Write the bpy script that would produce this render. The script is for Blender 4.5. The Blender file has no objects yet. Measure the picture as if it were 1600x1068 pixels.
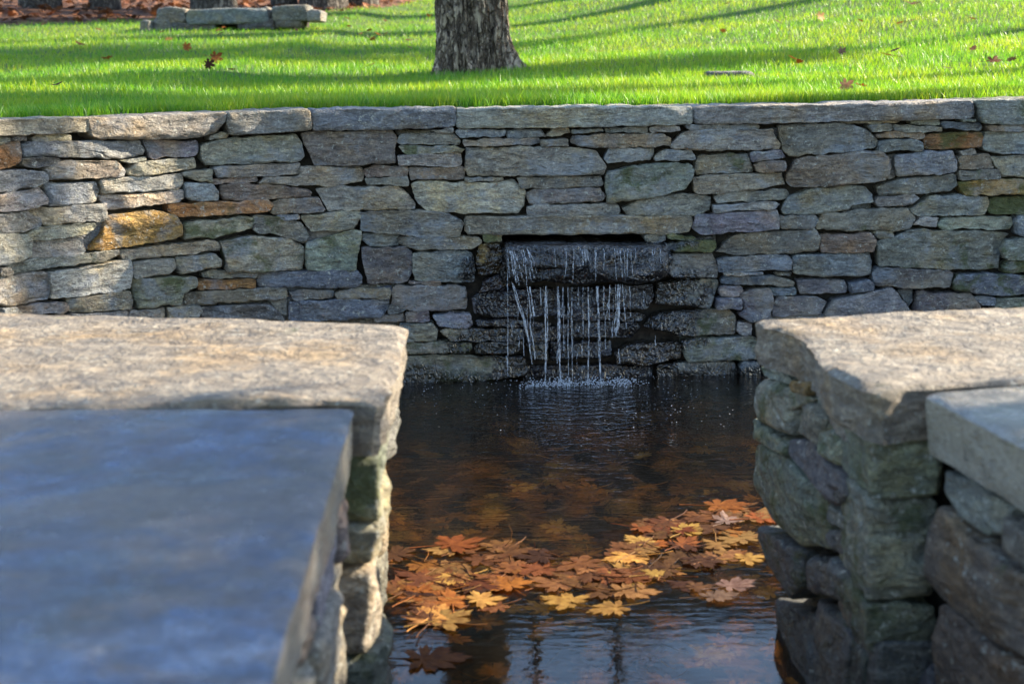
import bpy, math, random
import numpy as np
from mathutils import Vector, Matrix

rng = np.random.default_rng(7)
random.seed(7)
SC = bpy.context.scene
COL = SC.collection
R = math.radians

# ------------------------------------------------------------------ camera
CAM_Z = 1.157
FPX = 2222.2
PITCH = math.atan(424 / FPX)
ROLL = 0.0124
cF = np.array([0, math.cos(PITCH), -math.sin(PITCH)])
cU0 = np.array([0, math.sin(PITCH), math.cos(PITCH)])
cX = np.array([1.0, 0, 0])
cR = math.cos(ROLL) * cX - math.sin(ROLL) * cU0
cU = math.sin(ROLL) * cX + math.cos(ROLL) * cU0
cam_d = bpy.data.cameras.new('camera')
cam = bpy.data.objects.new('camera', cam_d)
COL.objects.link(cam)
m = Matrix.Identity(4)
for i in range(3):
    m[i][0], m[i][1], m[i][2] = cR[i], cU[i], -cF[i]
m[2][3] = CAM_Z
cam.matrix_world = m
cam_d.lens, cam_d.sensor_width = 50, 36
cam_d.clip_start, cam_d.clip_end = 0.05, 2000
cam_d.dof.use_dof = True
cam_d.dof.focus_distance = 5.15
cam_d.dof.aperture_fstop = 5.0
SC.camera = cam

# ------------------------------------------------------------------ sky, sun, exposure
SUN_AZ, SUN_EL = R(18), R(27)          # azimuth behind the X axis
S = Vector((math.cos(SUN_AZ) * math.cos(SUN_EL), math.sin(SUN_AZ) * math.cos(SUN_EL), math.sin(SUN_EL)))
w = bpy.data.worlds.new('World')
SC.world = w
w.use_nodes = True
nt = w.node_tree
sky = nt.nodes.new('ShaderNodeTexSky')
sky.sky_type = 'NISHITA'
sky.sun_disc = False
sky.sun_elevation = SUN_EL
sky.dust_density = .5
sky.ozone_density = 1.5
sky.sun_rotation = math.pi / 2 - SUN_AZ
nt.links.new(sky.outputs[0], nt.nodes['Background'].inputs[0])
nt.nodes['Background'].inputs[1].default_value = 0.12
sd = bpy.data.lights.new('sun', 'SUN')
sun = bpy.data.objects.new('sun', sd)
COL.objects.link(sun)
sd.energy, sd.angle, sd.color = 5.0, R(0.53), (1.0, 0.86, 0.66)
sun.rotation_euler = (-S).to_track_quat('-Z', 'Y').to_euler()
sun.location = S * 60
SC.view_settings.view_transform = 'Standard'
SC.view_settings.look = 'None'
SC.view_settings.gamma = 1
SC.view_settings.exposure = 2.1
SC.cycles.use_denoising = True
SC.cycles.max_bounces = 8
SC.cycles.transparent_max_bounces = 12
SC.cycles.sample_clamp_indirect = 6

# ------------------------------------------------------------------ noise
def _hash(i, j, k, s):
    n = (i * 374761393 + j * 668265263 + k * 2147483647 + s * 1274126177) & 0xFFFFFFFF
    n = ((n ^ (n >> 13)) * 1274126177) & 0xFFFFFFFF
    n = ((n ^ (n >> 16)) * 2246822519) & 0xFFFFFFFF
    return ((n ^ (n >> 15)) & 0xFFFF) / 32767.5 - 1.0

def vnoise(p, seed=0):
    p = np.asarray(p, float)
    i = np.floor(p).astype(np.int64)
    f = p - i
    f = f * f * f * (f * (f * 6 - 15) + 10)
    r = 0
    for a in (0, 1):
        for b in (0, 1):
            for c in (0, 1):
                wgt = (f[:, 0] if a else 1 - f[:, 0]) * (f[:, 1] if b else 1 - f[:, 1]) * (f[:, 2] if c else 1 - f[:, 2])
                r = r + wgt * _hash(i[:, 0] + a, i[:, 1] + b, i[:, 2] + c, seed)
    return r

def fbm(p, oct=3, seed=0, gain=0.5):
    r, a = 0, 1.0
    p = np.asarray(p, float)
    for o in range(oct):
        r = r + a * vnoise(p, seed + o * 17)
        p = p * 2.03 + 11.3
        a *= gain
    return r

# ------------------------------------------------------------------ object helpers
def mesh_obj(name, verts, faces, mat, parent=None, smooth=True, origin=None, col=None, sharp=0):
    verts = np.asarray(verts, float)
    o3 = np.array(origin if origin is not None else (verts.min(0) + verts.max(0)) / 2)
    me = bpy.data.meshes.new(name)
    me.from_pydata((verts - o3).tolist(), [], faces)
    me.materials.append(mat)
    if smooth:
        me.polygons.foreach_set('use_smooth', np.ones(len(me.polygons), bool))
    me.update()
    if smooth and sharp: me.set_sharp_from_angle(angle=R(sharp))
    o = bpy.data.objects.new(name, me)
    COL.objects.link(o)
    if parent is not None:
        o.parent = parent
        o.location = Vector(o3) - parent.location
    else:
        o.location = o3
    if col is not None:
        o.color = col
    return o

def big_mesh(name, verts, tris, mat, smooth=False):
    """numpy fast path: triangles only"""
    me = bpy.data.meshes.new(name)
    me.vertices.add(len(verts)); me.vertices.foreach_set('co', np.ascontiguousarray(verts, np.float32).ravel())
    n = len(tris)
    me.loops.add(n * 3); me.loops.foreach_set('vertex_index', np.ascontiguousarray(tris, np.int32).ravel())
    me.polygons.add(n)
    me.polygons.foreach_set('loop_start', np.arange(n, dtype=np.int32) * 3)
    if smooth: me.polygons.foreach_set('use_smooth', np.ones(n, bool))
    me.materials.append(mat)
    me.update(calc_edges=True); me.validate()
    o = bpy.data.objects.new(name, me); COL.objects.link(o)
    return o

def empty(name, loc, label=None, cat=None, group=None):
    o = bpy.data.objects.new(name, None)
    COL.objects.link(o)
    o.location = loc
    o.empty_display_size = 0.1
    if label: tag(o, label, cat, group)
    return o

def tag(o, label=None, cat=None, group=None, kind=None):
    if label: o['label'] = label
    if cat: o['category'] = cat
    if group: o['group'] = group
    if kind: o['kind'] = kind
    return o

# ------------------------------------------------------------------ pixels of the photograph -> rays, used to survey the place
def ray(px, py):
    d = cF + (px - 800) / FPX * cR + (534 - py) / FPX * cU
    return d
def on_z(px, py, z):
    d = ray(px, py); t = (z - CAM_Z) / d[2]
    return np.array([d[0] * t, d[1] * t, z])

# plan of the back wall: straight on the right, bending toward the viewer on the left
P0 = on_z(900, 591, 0.0)[:2]
A0 = R(2.6)
tdir = np.array([math.cos(A0), math.sin(A0)])
S_BEND, R_BEND, TH_MAX = -0.72, 1.45, R(78)
ss = np.concatenate([np.linspace(S_BEND - R_BEND * TH_MAX, S_BEND, 90)[:-1], np.linspace(S_BEND, 4.2, 120)])
def curve(s):
    s = np.asarray(s, float)
    th = np.clip((S_BEND - s) / R_BEND, 0, TH_MAX)
    e = np.maximum((S_BEND - s) - R_BEND * TH_MAX, 0)
    ang = A0 + th
    base = P0 + np.outer(np.maximum(s, S_BEND), tdir).reshape(-1, 2)
    # arc: heading going left is -(cos ang, sin ang)
    dx = -R_BEND * (np.sin(ang) - np.sin(A0)) - e * np.cos(ang)
    dy = -R_BEND * (np.cos(A0) - np.cos(ang)) - e * np.sin(ang)
    p = base + np.stack([dx, dy], -1).reshape(-1, 2)
    n = np.stack([np.sin(ang), -np.cos(ang)], -1).reshape(-1, 2)
    return p, n
cp, cn = curve(ss)
ratio = cp[:, 0] / cp[:, 1]
assert (np.diff(ratio) > 0).all(), 'wall plan not monotone'
def wall_sz(px, py):
    d = ray(px, py)
    s = np.interp(d[0] / d[1], ratio, ss)
    p, _ = curve([s])
    t = p[0, 1] / d[1]
    return s, CAM_Z + t * d[2]
def wall_map(u, v, wd):
    p, n = curve(u)
    return np.stack([p[:, 0] + n[:, 0] * wd, p[:, 1] + n[:, 1] * wd, v], -1)
_order = np.argsort(cp[:, 0])
def y_wall(x):
    return np.interp(x, cp[_order, 0], cp[_order, 1])
ZTOP = wall_sz(800, 170)[1]

# lawn surface behind the wall
def lawn_z(x, y):
    x = np.asarray(x, float); y = np.asarray(y, float)
    q = np.maximum(y - y_wall(x) - 0.3, 0)
    qq = np.minimum(q, 34)
    z = ZTOP - 0.012 + 0.014 * qq + 0.0033 * qq ** 2 + 0.02 * (q - qq)
    sx = np.log1p(np.exp(np.clip(x * 1.2, -30, 30))) / 1.2
    z = z + 0.018 * np.minimum(sx, 9) * np.minimum(q, 16)
    z = z + 0.26 * np.exp(-((x + 8.2) / 2.6) ** 2 - ((q - 15.2) / 1.6) ** 2)
    z = z + 0.02 * np.sin(x * 1.7 + q * .9) * np.sin(q * 1.3 - x * .5) * np.minimum(q / 3, 1)
    return z
def on_lawn(px, py):
    d = ray(px, py)
    ts = np.linspace(4.6, 60, 4000)
    x, y, z = d[0] * ts, d[1] * ts, CAM_Z + d[2] * ts
    hit = (z < lawn_z(x, y)) & (y > y_wall(x) + .3)
    i = int(np.argmax(hit)) if hit.any() else len(ts) - 1
    return np.array([x[i], y[i], float(lawn_z(x[i], y[i]))])

# ------------------------------------------------------------------ materials
def mat(name):
    mt = bpy.data.materials.new(name); mt.use_nodes = True
    n = mt.node_tree; n.nodes.clear()
    return mt, n
class NB:
    def __init__(s, nt): s.nt = nt
    def n(s, t, **kw):
        x = s.nt.nodes.new(t)
        for k, v in kw.items():
            if k.startswith('i_'):
                key = k[2:]
                x.inputs[int(key) if key.isdigit() else key.replace('_', ' ')].default_value = v
            else: setattr(x, k, v)
        return x
    def l(s, a, b): s.nt.links.new(a, b)
    def math(s, op, a, b=None, c=None, clamp=False):
        x = s.nt.nodes.new('ShaderNodeMath'); x.operation = op; x.use_clamp = clamp
        for i, v in enumerate((a, b, c)):
            if v is None: continue
            if isinstance(v, (int, float)): x.inputs[i].default_value = v
            else: s.l(v, x.inputs[i])
        return x.outputs[0]
    def mix(s, fac, a, b, mode='MIX'):
        x = s.nt.nodes.new('ShaderNodeMix'); x.data_type = 'RGBA'; x.blend_type = mode
        for k, v in ((0, fac), (6, a), (7, b)):
            if isinstance(v, (int, float)): x.inputs[k].default_value = v
            elif isinstance(v, tuple): x.inputs[k].default_value = v if len(v) == 4 else (*v, 1)
            else: s.l(v, x.inputs[k])
        return x.outputs[2]
    def noise(s, vec, scale, detail=4, rough=.55, dist=0):
        x = s.nt.nodes.new('ShaderNodeTexNoise'); x.inputs['Scale'].default_value = scale
        x.inputs['Detail'].default_value = detail; x.inputs['Roughness'].default_value = rough; x.inputs['Distortion'].default_value = dist
        s.l(vec, x.inputs['Vector']); return x.outputs['Fac']
    def ridged(s, vec, scale, detail=4, rough=.55, dist=0):
        x = s.nt.nodes.new('ShaderNodeTexNoise'); x.noise_type = 'RIDGED_MULTIFRACTAL'; x.normalize = True
        x.inputs['Scale'].default_value = scale; x.inputs['Detail'].default_value = detail; x.inputs['Roughness'].default_value = rough
        x.inputs['Distortion'].default_value = dist; s.l(vec, x.inputs['Vector']); return x.outputs['Fac']
    def ramp(s, f, lo, hi, a=0., b=1.):
        x = s.nt.nodes.new('ShaderNodeMapRange'); x.interpolation_type = 'SMOOTHSTEP'
        s.l(f, x.inputs[0])
        for i, v in enumerate((lo, hi, a, b)): x.inputs[i + 1].default_value = v
        return x.outputs[0]
    def mapping(s, vec, scale=(1, 1, 1), rot=(0, 0, 0)):
        x = s.nt.nodes.new('ShaderNodeMapping'); x.inputs['Scale'].default_value = scale; x.inputs['Rotation'].default_value = rot
        s.l(vec, x.inputs['Vector']); return x.outputs[0]
    def bump(s, h, strength, dist, prev=None):
        x = s.nt.nodes.new('ShaderNodeBump'); x.inputs['Strength'].default_value = strength; x.inputs['Distance'].default_value = dist
        s.l(h, x.inputs['Height'])
        if prev is not None: s.l(prev, x.inputs['Normal'])
        return x.outputs[0]

FALL_X = float(wall_map(np.array([wall_sz(905, 480)[0]]), np.array([0.]), np.array([0.]))[0, 0])

def stone_material(name, wet=False, strata=1.0, waterline=0.0, gloss=None, lichen=1.0, grain=1.0, blotch=0., streak=0., geology=0.):
    mt, nt = mat(name); b = NB(nt)
    geo = b.n('ShaderNodeNewGeometry'); oi = b.n('ShaderNodeObjectInfo')
    off = b.n('ShaderNodeVectorMath', operation='MULTIPLY_ADD')
    cmb = b.n('ShaderNodeCombineXYZ'); b.l(oi.outputs['Random'], cmb.inputs[0]); b.l(oi.outputs['Random'], cmb.inputs[2])
    b.l(cmb.outputs[0], off.inputs[0]); off.inputs[1].default_value = (37, 11, 23); b.l(geo.outputs['Position'], off.inputs[2])
    P = off.outputs[0]
    Pst = b.mapping(P, (1, 1, 3.4))
    n1 = b.noise(P, 5, 4, .6); n2 = b.noise(Pst, 22, 5, .65); n3 = b.noise(P, 150, 3, .7); n4 = b.noise(P, 11, 5, .6, .6)
    base = oi.outputs['Color']
    # blotches of weathering: brown, pale grey, dark
    col = b.mix(b.ramp(n1, .46, .66, 0, .7), base, b.mix(1, base, (1.3, 1.02, .62), 'MULTIPLY'))
    col = b.mix(b.ramp(n4, .52, .74, 0, .55), col, b.mix(1, base, (.42, .43, .48), 'MULTIPLY'))
    col = b.mix(b.ramp(n2, .36, .72, 0, .75), b.mix(1, col, (.60, .59, .60), 'MULTIPLY'), b.mix(1, col, (1.45, 1.42, 1.35), 'MULTIPLY'))
    col = b.mix(b.ramp(n3, .35, .7, 0, .55 * grain), b.mix(1, col, (.7, .7, .7), 'MULTIPLY'), b.mix(1, col, (1.3, 1.3, 1.3), 'MULTIPLY'))
    if geology:
        col = b.mix(b.ramp(b.noise(P, 3.6, 4, .6, .7), .50, .64, 0, .42 * geology), col, (.43, .37, .26))
        col = b.mix(b.ramp(b.noise(P, 6.5, 5, .65, .5), .50, .66, 0, .6 * geology), col, (.30, .335, .365))
        col = b.mix(b.ramp(b.noise(P, 8.0, 6, .7, .5), .60, .70, 0, .6 * geology), col, (.11, .105, .10))
    if blotch:
        bl = b.noise(P, 3.1, 6, .7, .8); bl2 = b.noise(P, 38, 4, .7)
        col = b.mix(b.ramp(bl, .45, .6, 0, .8 * blotch), col, (.105, .088, .080))
        col = b.mix(b.ramp(b.noise(P, 9, 6, .7, .6), .52, .66, 0, .7 * blotch), col, (.040, .040, .046))
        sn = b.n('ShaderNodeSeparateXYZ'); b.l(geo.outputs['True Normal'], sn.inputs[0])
        col = b.mix(b.ramp(sn.outputs[2], .25, .7, .85, 0), col, (.27, .245, .19))   # snapped edges tan, the sun on the slab's side put into the colour
        col = b.mix(b.ramp(bl2, .5, .7, 0, .6 * blotch), col, b.mix(1, base, (.45, .42, .42), 'MULTIPLY'))
    if streak:
        sk_ = b.noise(b.mapping(geo.outputs['Position'], (1.2, 2.3, 6)), 9, 6, .7, .6)
        col = b.mix(b.ramp(sk_, .40, .54, .6 * streak, 0), col, b.mix(1, base, (.42, .37, .31), 'MULTIPLY'))
        col = b.mix(b.ramp(sk_, .54, .7, 0, .6 * streak), col, b.mix(1, base, (1.5, 1.45, 1.3), 'MULTIPLY'))
    # pale lichen speckle
    vor = b.n('ShaderNodeTexNoise', i_Scale=58., i_Detail=4., i_Roughness=.7); b.l(P, vor.inputs['Vector'])
    lic = b.math('MULTIPLY', b.ramp(vor.outputs['Fac'], .57, .66), b.ramp(n4, .38, .52, .12, .75 * lichen))
    col = b.mix(lic, col, (.56, .56, .47))
    # green moss, amount from the object's alpha
    ms = b.math('SUBTRACT', b.noise(P, 9, 5, .65), b.math('SUBTRACT', .64, b.math('MULTIPLY', oi.outputs['Alpha'], .36)))
    col = b.mix(b.ramp(ms, 0, .14, 0, .75), col, (.075, .095, .018))
    n5 = b.noise(b.mapping(P, (1, 1, 1.8), (0, .3, 0)), 62, 5, .7, .3)
    h = b.math('ADD', b.math('ADD', b.math('MULTIPLY', n2, .9 * strata), b.math('MULTIPLY', n5, .55 * strata)), b.math('MULTIPLY', n3, .2 * grain))
    col = b.mix(b.ramp(n5, .36, .6, .4, 0), col, b.mix(1, col, (.45, .45, .47), 'MULTIPLY'))  # hollows of the relief darkened: crevice shade put into the colour
    ridge = b.noise(b.mapping(P, (1, 1, 2.0), (0, .35, 0)), 17, 5, .62, .6)
    crk = b.ridged(b.mapping(P, (1, 1, 2.4), (0, .2, 0)), 9, 4, .5, .4)
    nrm = b.bump(h, 1., .020)
    nrm = b.bump(ridge, .95 * min(strata, 1), .044, nrm)
    nrm = b.bump(crk, .5 * min(strata, 1), .02, nrm)
    rough = b.ramp(n2, .2, .8, .62, .86)
    if gloss is not None: rough = b.ramp(n2, .2, .8, gloss, gloss + .14)
    bs = b.n('ShaderNodeBsdfPrincipled')
    if wet:
        sx = b.n('ShaderNodeSeparateXYZ'); b.l(geo.outputs['Position'], sx.inputs[0])
        # damp fan spreading below the spout, and the splash zone near the water
        dx = b.math('ABSOLUTE', b.math('SUBTRACT', sx.outputs[0], FALL_X))
        wn = b.math('MULTIPLY', b.math('SUBTRACT', b.noise(geo.outputs['Position'], 6, 5, .65), .5), .75)
        half = b.math('ADD', b.math('MULTIPLY', sx.outputs[2], -.10), .46)
        inx = b.ramp(b.math('SUBTRACT', b.math('ADD', dx, wn), half), -.035, .03, 1, 0)
        inz = b.ramp(sx.outputs[2], .51, .54, 1, 0)
        low = b.ramp(b.math('ADD', sx.outputs[2], b.math('MULTIPLY', wn, .25)), .02, .10, .9, 0)
        wm = b.math('MAXIMUM', b.math('MULTIPLY', inx, inz), low, clamp=True)
        col = b.mix(wm, col, b.mix(1, col, (.10, .09, .09), 'MULTIPLY'))
        rough = b.math('ADD', b.math('MULTIPLY', rough, b.math('SUBTRACT', 1, wm)), b.math('MULTIPLY', wm, .07))
        film = b.noise(b.mapping(geo.outputs['Position'], (1.4, 1, .9)), 30, 1.5, .5, 1.6)
        nrm = b.bump(b.math('MULTIPLY', film, wm), .8, .028, nrm)
        b.l(wm, bs.inputs['Coat Weight']); bs.inputs['Coat Roughness'].default_value = .02; bs.inputs['Coat IOR'].default_value = 1.6
        b.l(b.bump(b.math('ADD', film, b.math('MULTIPLY', b.noise(b.mapping(geo.outputs['Position'], (1.2, 1, 1)), 85, 1, .5, .8), .22)), 1., .020), bs.inputs['Coat Normal'])
        b.l(b.math('MULTIPLY_ADD', wm, -.3, .35), bs.inputs['Specular IOR Level'])
    if waterline:
        sx = b.n('ShaderNodeSeparateXYZ'); b.l(geo.outputs['Position'], sx.inputs[0])
        lowm = b.ramp(b.math('ADD', sx.outputs[2], b.math('MULTIPLY', b.math('SUBTRACT', n1, .5), .22)), .10, waterline, .75, 0)
        col = b.mix(lowm, col, b.mix(1, col, (.36, .38, .36), 'MULTIPLY'))
        rough = b.math('SUBTRACT', rough, b.math('MULTIPLY', lowm, .3))
    b.l(col, bs.inputs['Base Color']); b.l(rough, bs.inputs['Roughness']); b.l(nrm, bs.inputs['Normal'])
    out = b.n('ShaderNodeOutputMaterial'); b.l(bs.outputs[0], out.inputs[0])
    return mt

M = {}
M['stone'] = stone_material('field_stone', wet=True, geology=1.)
M['coping'] = stone_material('coping_stone', strata=1.2, geology=.6)
M['near_coping'] = stone_material('near_coping_stone', strata=.6, streak=.8, lichen=.5)
M['seat_stone'] = stone_material('seat_wall_stone', waterline=.34)
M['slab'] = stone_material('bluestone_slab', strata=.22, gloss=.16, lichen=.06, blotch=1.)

def simple(name, colour, rough=.8, var=.35, scale=20, bump=.4, dist=.01, spec=.3):
    mt, nt = mat(name); b = NB(nt)
    geo = b.n('ShaderNodeNewGeometry')
    n = b.noise(geo.outputs['Position'], scale, 6, .65)
    n2 = b.noise(geo.outputs['Position'], scale * .13, 4, .6)
    lo = tuple(c * (1 - var) for c in colour); hi = tuple(min(1, c * (1 + var)) for c in colour)
    col = b.mix(b.ramp(n, .3, .7), lo, hi)
    col = b.mix(b.ramp(n2, .35, .65, 0, .35), col, b.mix(1, col, (.75, .7, .6), 'MULTIPLY'))
    bs = b.n('ShaderNodeBsdfPrincipled', i_Roughness=rough)
    bs.inputs['Specular IOR Level'].default_value = spec
    b.l(col, bs.inputs['Base Color']); b.l(b.bump(n, bump, dist), bs.inputs['Normal'])
    out = b.n('ShaderNodeOutputMaterial'); b.l(bs.outputs[0], out.inputs[0])
    return mt
M['core'] = simple('wall_core_earth', (.034, .028, .021), .95, .5, 40)
M['lawn'] = simple('lawn_soil_green', (.055, .095, .016), .95, .35, 60, .6, .02)
M['litter'] = simple('woodland_leaf_litter', (.12, .055, .028), .9, .75, 7, .9, .08)
M['floor'] = simple('pool_bed', (.020, .015, .010), .95, .6, 14)

def leaf_material(name, translucency=.35, island=False, colours=None, veins=True):
    mt, nt = mat(name); b = NB(nt)
    geo = b.n('ShaderNodeNewGeometry')
    if island:
        cr = b.n('ShaderNodeValToRGB'); els = cr.color_ramp.elements
        for i, c in enumerate(colours):
            e = els[i] if i < 2 else els.new(i / (len(colours) - 1))
            e.position = i / (len(colours) - 1); e.color = (*c, 1)
        b.l(geo.outputs['Random Per Island'], cr.inputs[0]); base = cr.outputs[0]
    else:
        oi = b.n('ShaderNodeObjectInfo'); base = oi.outputs['Color']
    n = b.noise(geo.outputs['Position'], 60, 5, .65); n2 = b.noise(geo.outputs['Position'], 320, 3, .6)
    col = b.mix(b.ramp(n, .3, .7), b.mix(1, base, (.62, .50, .42), 'MULTIPLY'), b.mix(1, base, (1.2, 1.15, 1.05), 'MULTIPLY'))
    col = b.mix(b.ramp(n2, .62, .72, 0, .55), col, b.mix(1, base, (.3, .22, .16), 'MULTIPLY'))
    bs = b.n('ShaderNodeBsdfPrincipled', i_Roughness=.6); bs.inputs['Specular IOR Level'].default_value = .2; b.l(col, bs.inputs['Base Color'])
    b.l(b.bump(n, .4, .004), bs.inputs['Normal'])
    tr = b.n('ShaderNodeBsdfTranslucent'); b.l(b.mix(1, col, (1.2, 1.0, .7), 'MULTIPLY'), tr.inputs[0])
    mx = b.n('ShaderNodeMixShader'); mx.inputs[0].default_value = translucency
    b.l(bs.outputs[0], mx.inputs[1]); b.l(tr.outputs[0], mx.inputs[2])
    out = b.n('ShaderNodeOutputMaterial'); b.l(mx.outputs[0], out.inputs[0])
    return mt
M['leaf'] = leaf_material('autumn_leaf')
M['sunk'] = leaf_material('sunken_leaves', .1, True, [(.06, .026, .009), (.20, .10, .03), (.60, .29, .05), (.09, .04, .013), (.62, .42, .11), (.14, .09, .03), (.40, .20, .05), (.08, .04, .015)])
M['litterleaf'] = leaf_material('woodland_leaves', .15, True, [(.10, .045, .02), (.22, .10, .05), (.30, .15, .08), (.16, .06, .03), (.07, .035, .02)])
M['crown'] = leaf_material('crown_leaves', .4, True, [(.14, .06, .018), (.20, .10, .025), (.10, .075, .02), (.24, .11, .03)])
M['evergreen'] = leaf_material('evergreen_leaves', .3, True, [(.03, .06, .015), (.05, .085, .02), (.04, .07, .03)])
# grass blades
mt, nt = mat('grass_blades'); b = NB(nt)
geo = b.n('ShaderNodeNewGeometry')
cr = b.n('ShaderNodeValToRGB'); els = cr.color_ramp.elements
for i, c in enumerate([(.030, .125, .007), (.045, .165, .009), (.080, .19, .012), (.060, .18, .010), (.11, .20, .025)]):
    e = els[i] if i < 2 else els.new(i / 4)
    e.position = i / 4; e.color = (*c, 1)
b.l(geo.outputs['Random Per Island'], cr.inputs[0])
nz = b.noise(geo.outputs['Position'], 1.4, 4, .6)
gc = b.mix(b.ramp(nz, .38, .62, 0, .85), b.mix(1, cr.outputs[0], (.8, .92, .9), 'MULTIPLY'), b.mix(1, cr.outputs[0], (1.6, 1.12, .85), 'MULTIPLY'))
bs = b.n('ShaderNodeBsdfPrincipled', i_Roughness=.42); b.l(gc, bs.inputs['Base Color'])
tr = b.n('ShaderNodeBsdfTranslucent'); b.l(b.mix(1, gc, (3.4, 2.45, 1.3), 'MULTIPLY'), tr.inputs[0])
mx = b.n('ShaderNodeMixShader'); mx.inputs[0].default_value = .5
b.l(bs.outputs[0], mx.inputs[1]); b.l(tr.outputs[0], mx.inputs[2])
out = b.n('ShaderNodeOutputMaterial'); b.l(mx.outputs[0], out.inputs[0])
M['grass'] = mt
# bark
def bark(name, a, c, scale=9):
    mt, nt = mat(name); b = NB(nt)
    tc = b.n('ShaderNodeNewGeometry')
    pv = b.mapping(tc.outputs['Position'], (1, 1, .22))
    n = b.noise(pv, scale * 2.4, 6, .65, .6); n2 = b.noise(tc.outputs['Position'], scale * 9, 4, .6)
    mo = b.noise(tc.outputs['Position'], 3.2, 4, .6)
    col = b.mix(b.ramp(n, .34, .66), a, c)
    col = b.mix(b.ramp(n2, .4, .7, 0, .5), col, b.mix(1, col, (.6, .58, .55), 'MULTIPLY'))
    col = b.mix(b.ramp(mo, .58, .72, 0, .5), col, (.075, .08, .02))
    vo = b.n('ShaderNodeTexVoronoi', feature='DISTANCE_TO_EDGE'); vo.inputs['Scale'].default_value = scale * 2.2
    wv = b.n('ShaderNodeVectorMath', operation='ADD'); b.l(b.mapping(tc.outputs['Position'], (1, 1, .30)), wv.inputs[0])
    wn_ = b.n('ShaderNodeTexNoise', i_Scale=scale * 1.6, i_Detail=3.); b.l(tc.outputs['Position'], wn_.inputs['Vector'])
    ws = b.n('ShaderNodeVectorMath', operation='SCALE'); b.l(wn_.outputs['Color'], ws.inputs[0]); ws.inputs['Scale'].default_value = .09; b.l(ws.outputs[0], wv.inputs[1])
    b.l(wv.outputs[0], vo.inputs['Vector'])
    plate = b.ramp(vo.outputs['Distance'], .0, .22)
    col = b.mix(plate, b.mix(1, col, (.32, .28, .25), 'MULTIPLY'), col)
    bs = b.n('ShaderNodeBsdfPrincipled', i_Roughness=.9); b.l(col, bs.inputs['Base Color'])
    b.l(b.bump(n2, .8, .012, b.bump(plate, 1., .03, b.bump(n, .8, .03))), bs.inputs['Normal'])
    out = b.n('ShaderNodeOutputMaterial'); b.l(bs.outputs[0], out.inputs[0])
    return mt
M['bark'] = bark('tree_bark', (.18, .14, .10), (.50, .40, .29))
M['bark_far'] = bark('woodland_bark', (.05, .042, .034), (.17, .145, .12))
# pool water: fresnel reflection over a clear brown-tinted body
mt, nt = mat('pool_water'); b = NB(nt)
geo = b.n('ShaderNodeNewGeometry')
P = geo.outputs['Position']
sx = b.n('ShaderNodeSeparateXYZ'); b.l(P, sx.inputs[0])
vd = b.n('ShaderNodeVectorMath', operation='DISTANCE'); b.l(P, vd.inputs[0]); vd.inputs[1].default_value = (FALL_X, float(y_wall(FALL_X)) - .12, 0)
rg = b.math('SINE', b.math('MULTIPLY_ADD', vd.outputs['Value'], 95., b.math('MULTIPLY', b.noise(P, 6, 3), 14.)))
ringamp = b.ramp(vd.outputs['Value'], .05, 2.2, 1., .12)
h = b.math('ADD', b.math('MULTIPLY', b.math('MULTIPLY', rg, ringamp), .10), b.math('ADD', b.math('MULTIPLY', b.noise(b.mapping(P, (1, 2.8, 1)), 15, 3, .5), .8), b.math('MULTIPLY', b.noise(P, 55, 2, .5), b.ramp(vd.outputs['Value'], .1, 1.9, .95, .09))))
h = b.math('MULTIPLY', h, b.ramp(vd.outputs['Value'], 1.3, 2.4, 1., .16))
nr = b.bump(h, .62, .0080)
fr = b.n('ShaderNodeFresnel', i_IOR=1.333); b.l(nr, fr.inputs['Normal'])
gl = b.n('ShaderNodeBsdfGlossy', i_Roughness=.003); gl.inputs[0].default_value = (1, 1, 1, 1); b.l(nr, gl.inputs['Normal'])
tp = b.n('ShaderNodeBsdfTransparent'); tp.inputs[0].default_value = (.86, .77, .60, 1)
rf = b.n('ShaderNodeBsdfRefraction', i_Roughness=.0, i_IOR=1.333); rf.inputs[0].default_value = (.84, .74, .57, 1)
b.l(b.bump(h, .8, .016), rf.inputs['Normal'])
bd = b.n('ShaderNodeMixShader'); bd.inputs[0].default_value = .5; b.l(tp.outputs[0], bd.inputs[1]); b.l(rf.outputs[0], bd.inputs[2])
mx = b.n('ShaderNodeMixShader'); b.l(fr.outputs[0], mx.inputs[0]); b.l(bd.outputs[0], mx.inputs[1]); b.l(gl.outputs[0], mx.inputs[2])
out = b.n('ShaderNodeOutputMaterial'); b.l(mx.outputs[0], out.inputs[0])
M['water'] = mt
# falling water
def water_mat(name, lo, hi):
    mt, nt = mat(name); b = NB(nt)
    geo = b.n('ShaderNodeNewGeometry')
    nz = b.noise(b.mapping(geo.outputs['Position'], (1, 1, .5)), 90, 4, .65)
    df = b.n('ShaderNodeBsdfPrincipled', i_Roughness=.06, i_IOR=1.333); df.inputs['Base Color'].default_value = (.84, .90, .97, 1)
    df.inputs['Specular IOR Level'].default_value = .9
    tl = b.n('ShaderNodeBsdfTranslucent'); tl.inputs[0].default_value = (.85, .9, .95, 1)
    m1 = b.n('ShaderNodeMixShader'); m1.inputs[0].default_value = .35; b.l(df.outputs[0], m1.inputs[1]); b.l(tl.outputs[0], m1.inputs[2])
    tp = b.n('ShaderNodeBsdfTransparent')
    mx = b.n('ShaderNodeMixShader'); b.l(b.ramp(nz, .36, .66, lo, hi), mx.inputs[0]); b.l(tp.outputs[0], mx.inputs[1]); b.l(m1.outputs[0], mx.inputs[2])
    out = b.n('ShaderNodeOutputMaterial'); b.l(mx.outputs[0], out.inputs[0])
    return mt
M['fall'] = water_mat('falling_water', .06, .50)
M['sheet'] = water_mat('lip_sheet', .0, .085)
M['foam'] = water_mat('white_foam', .45, .95)
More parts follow.
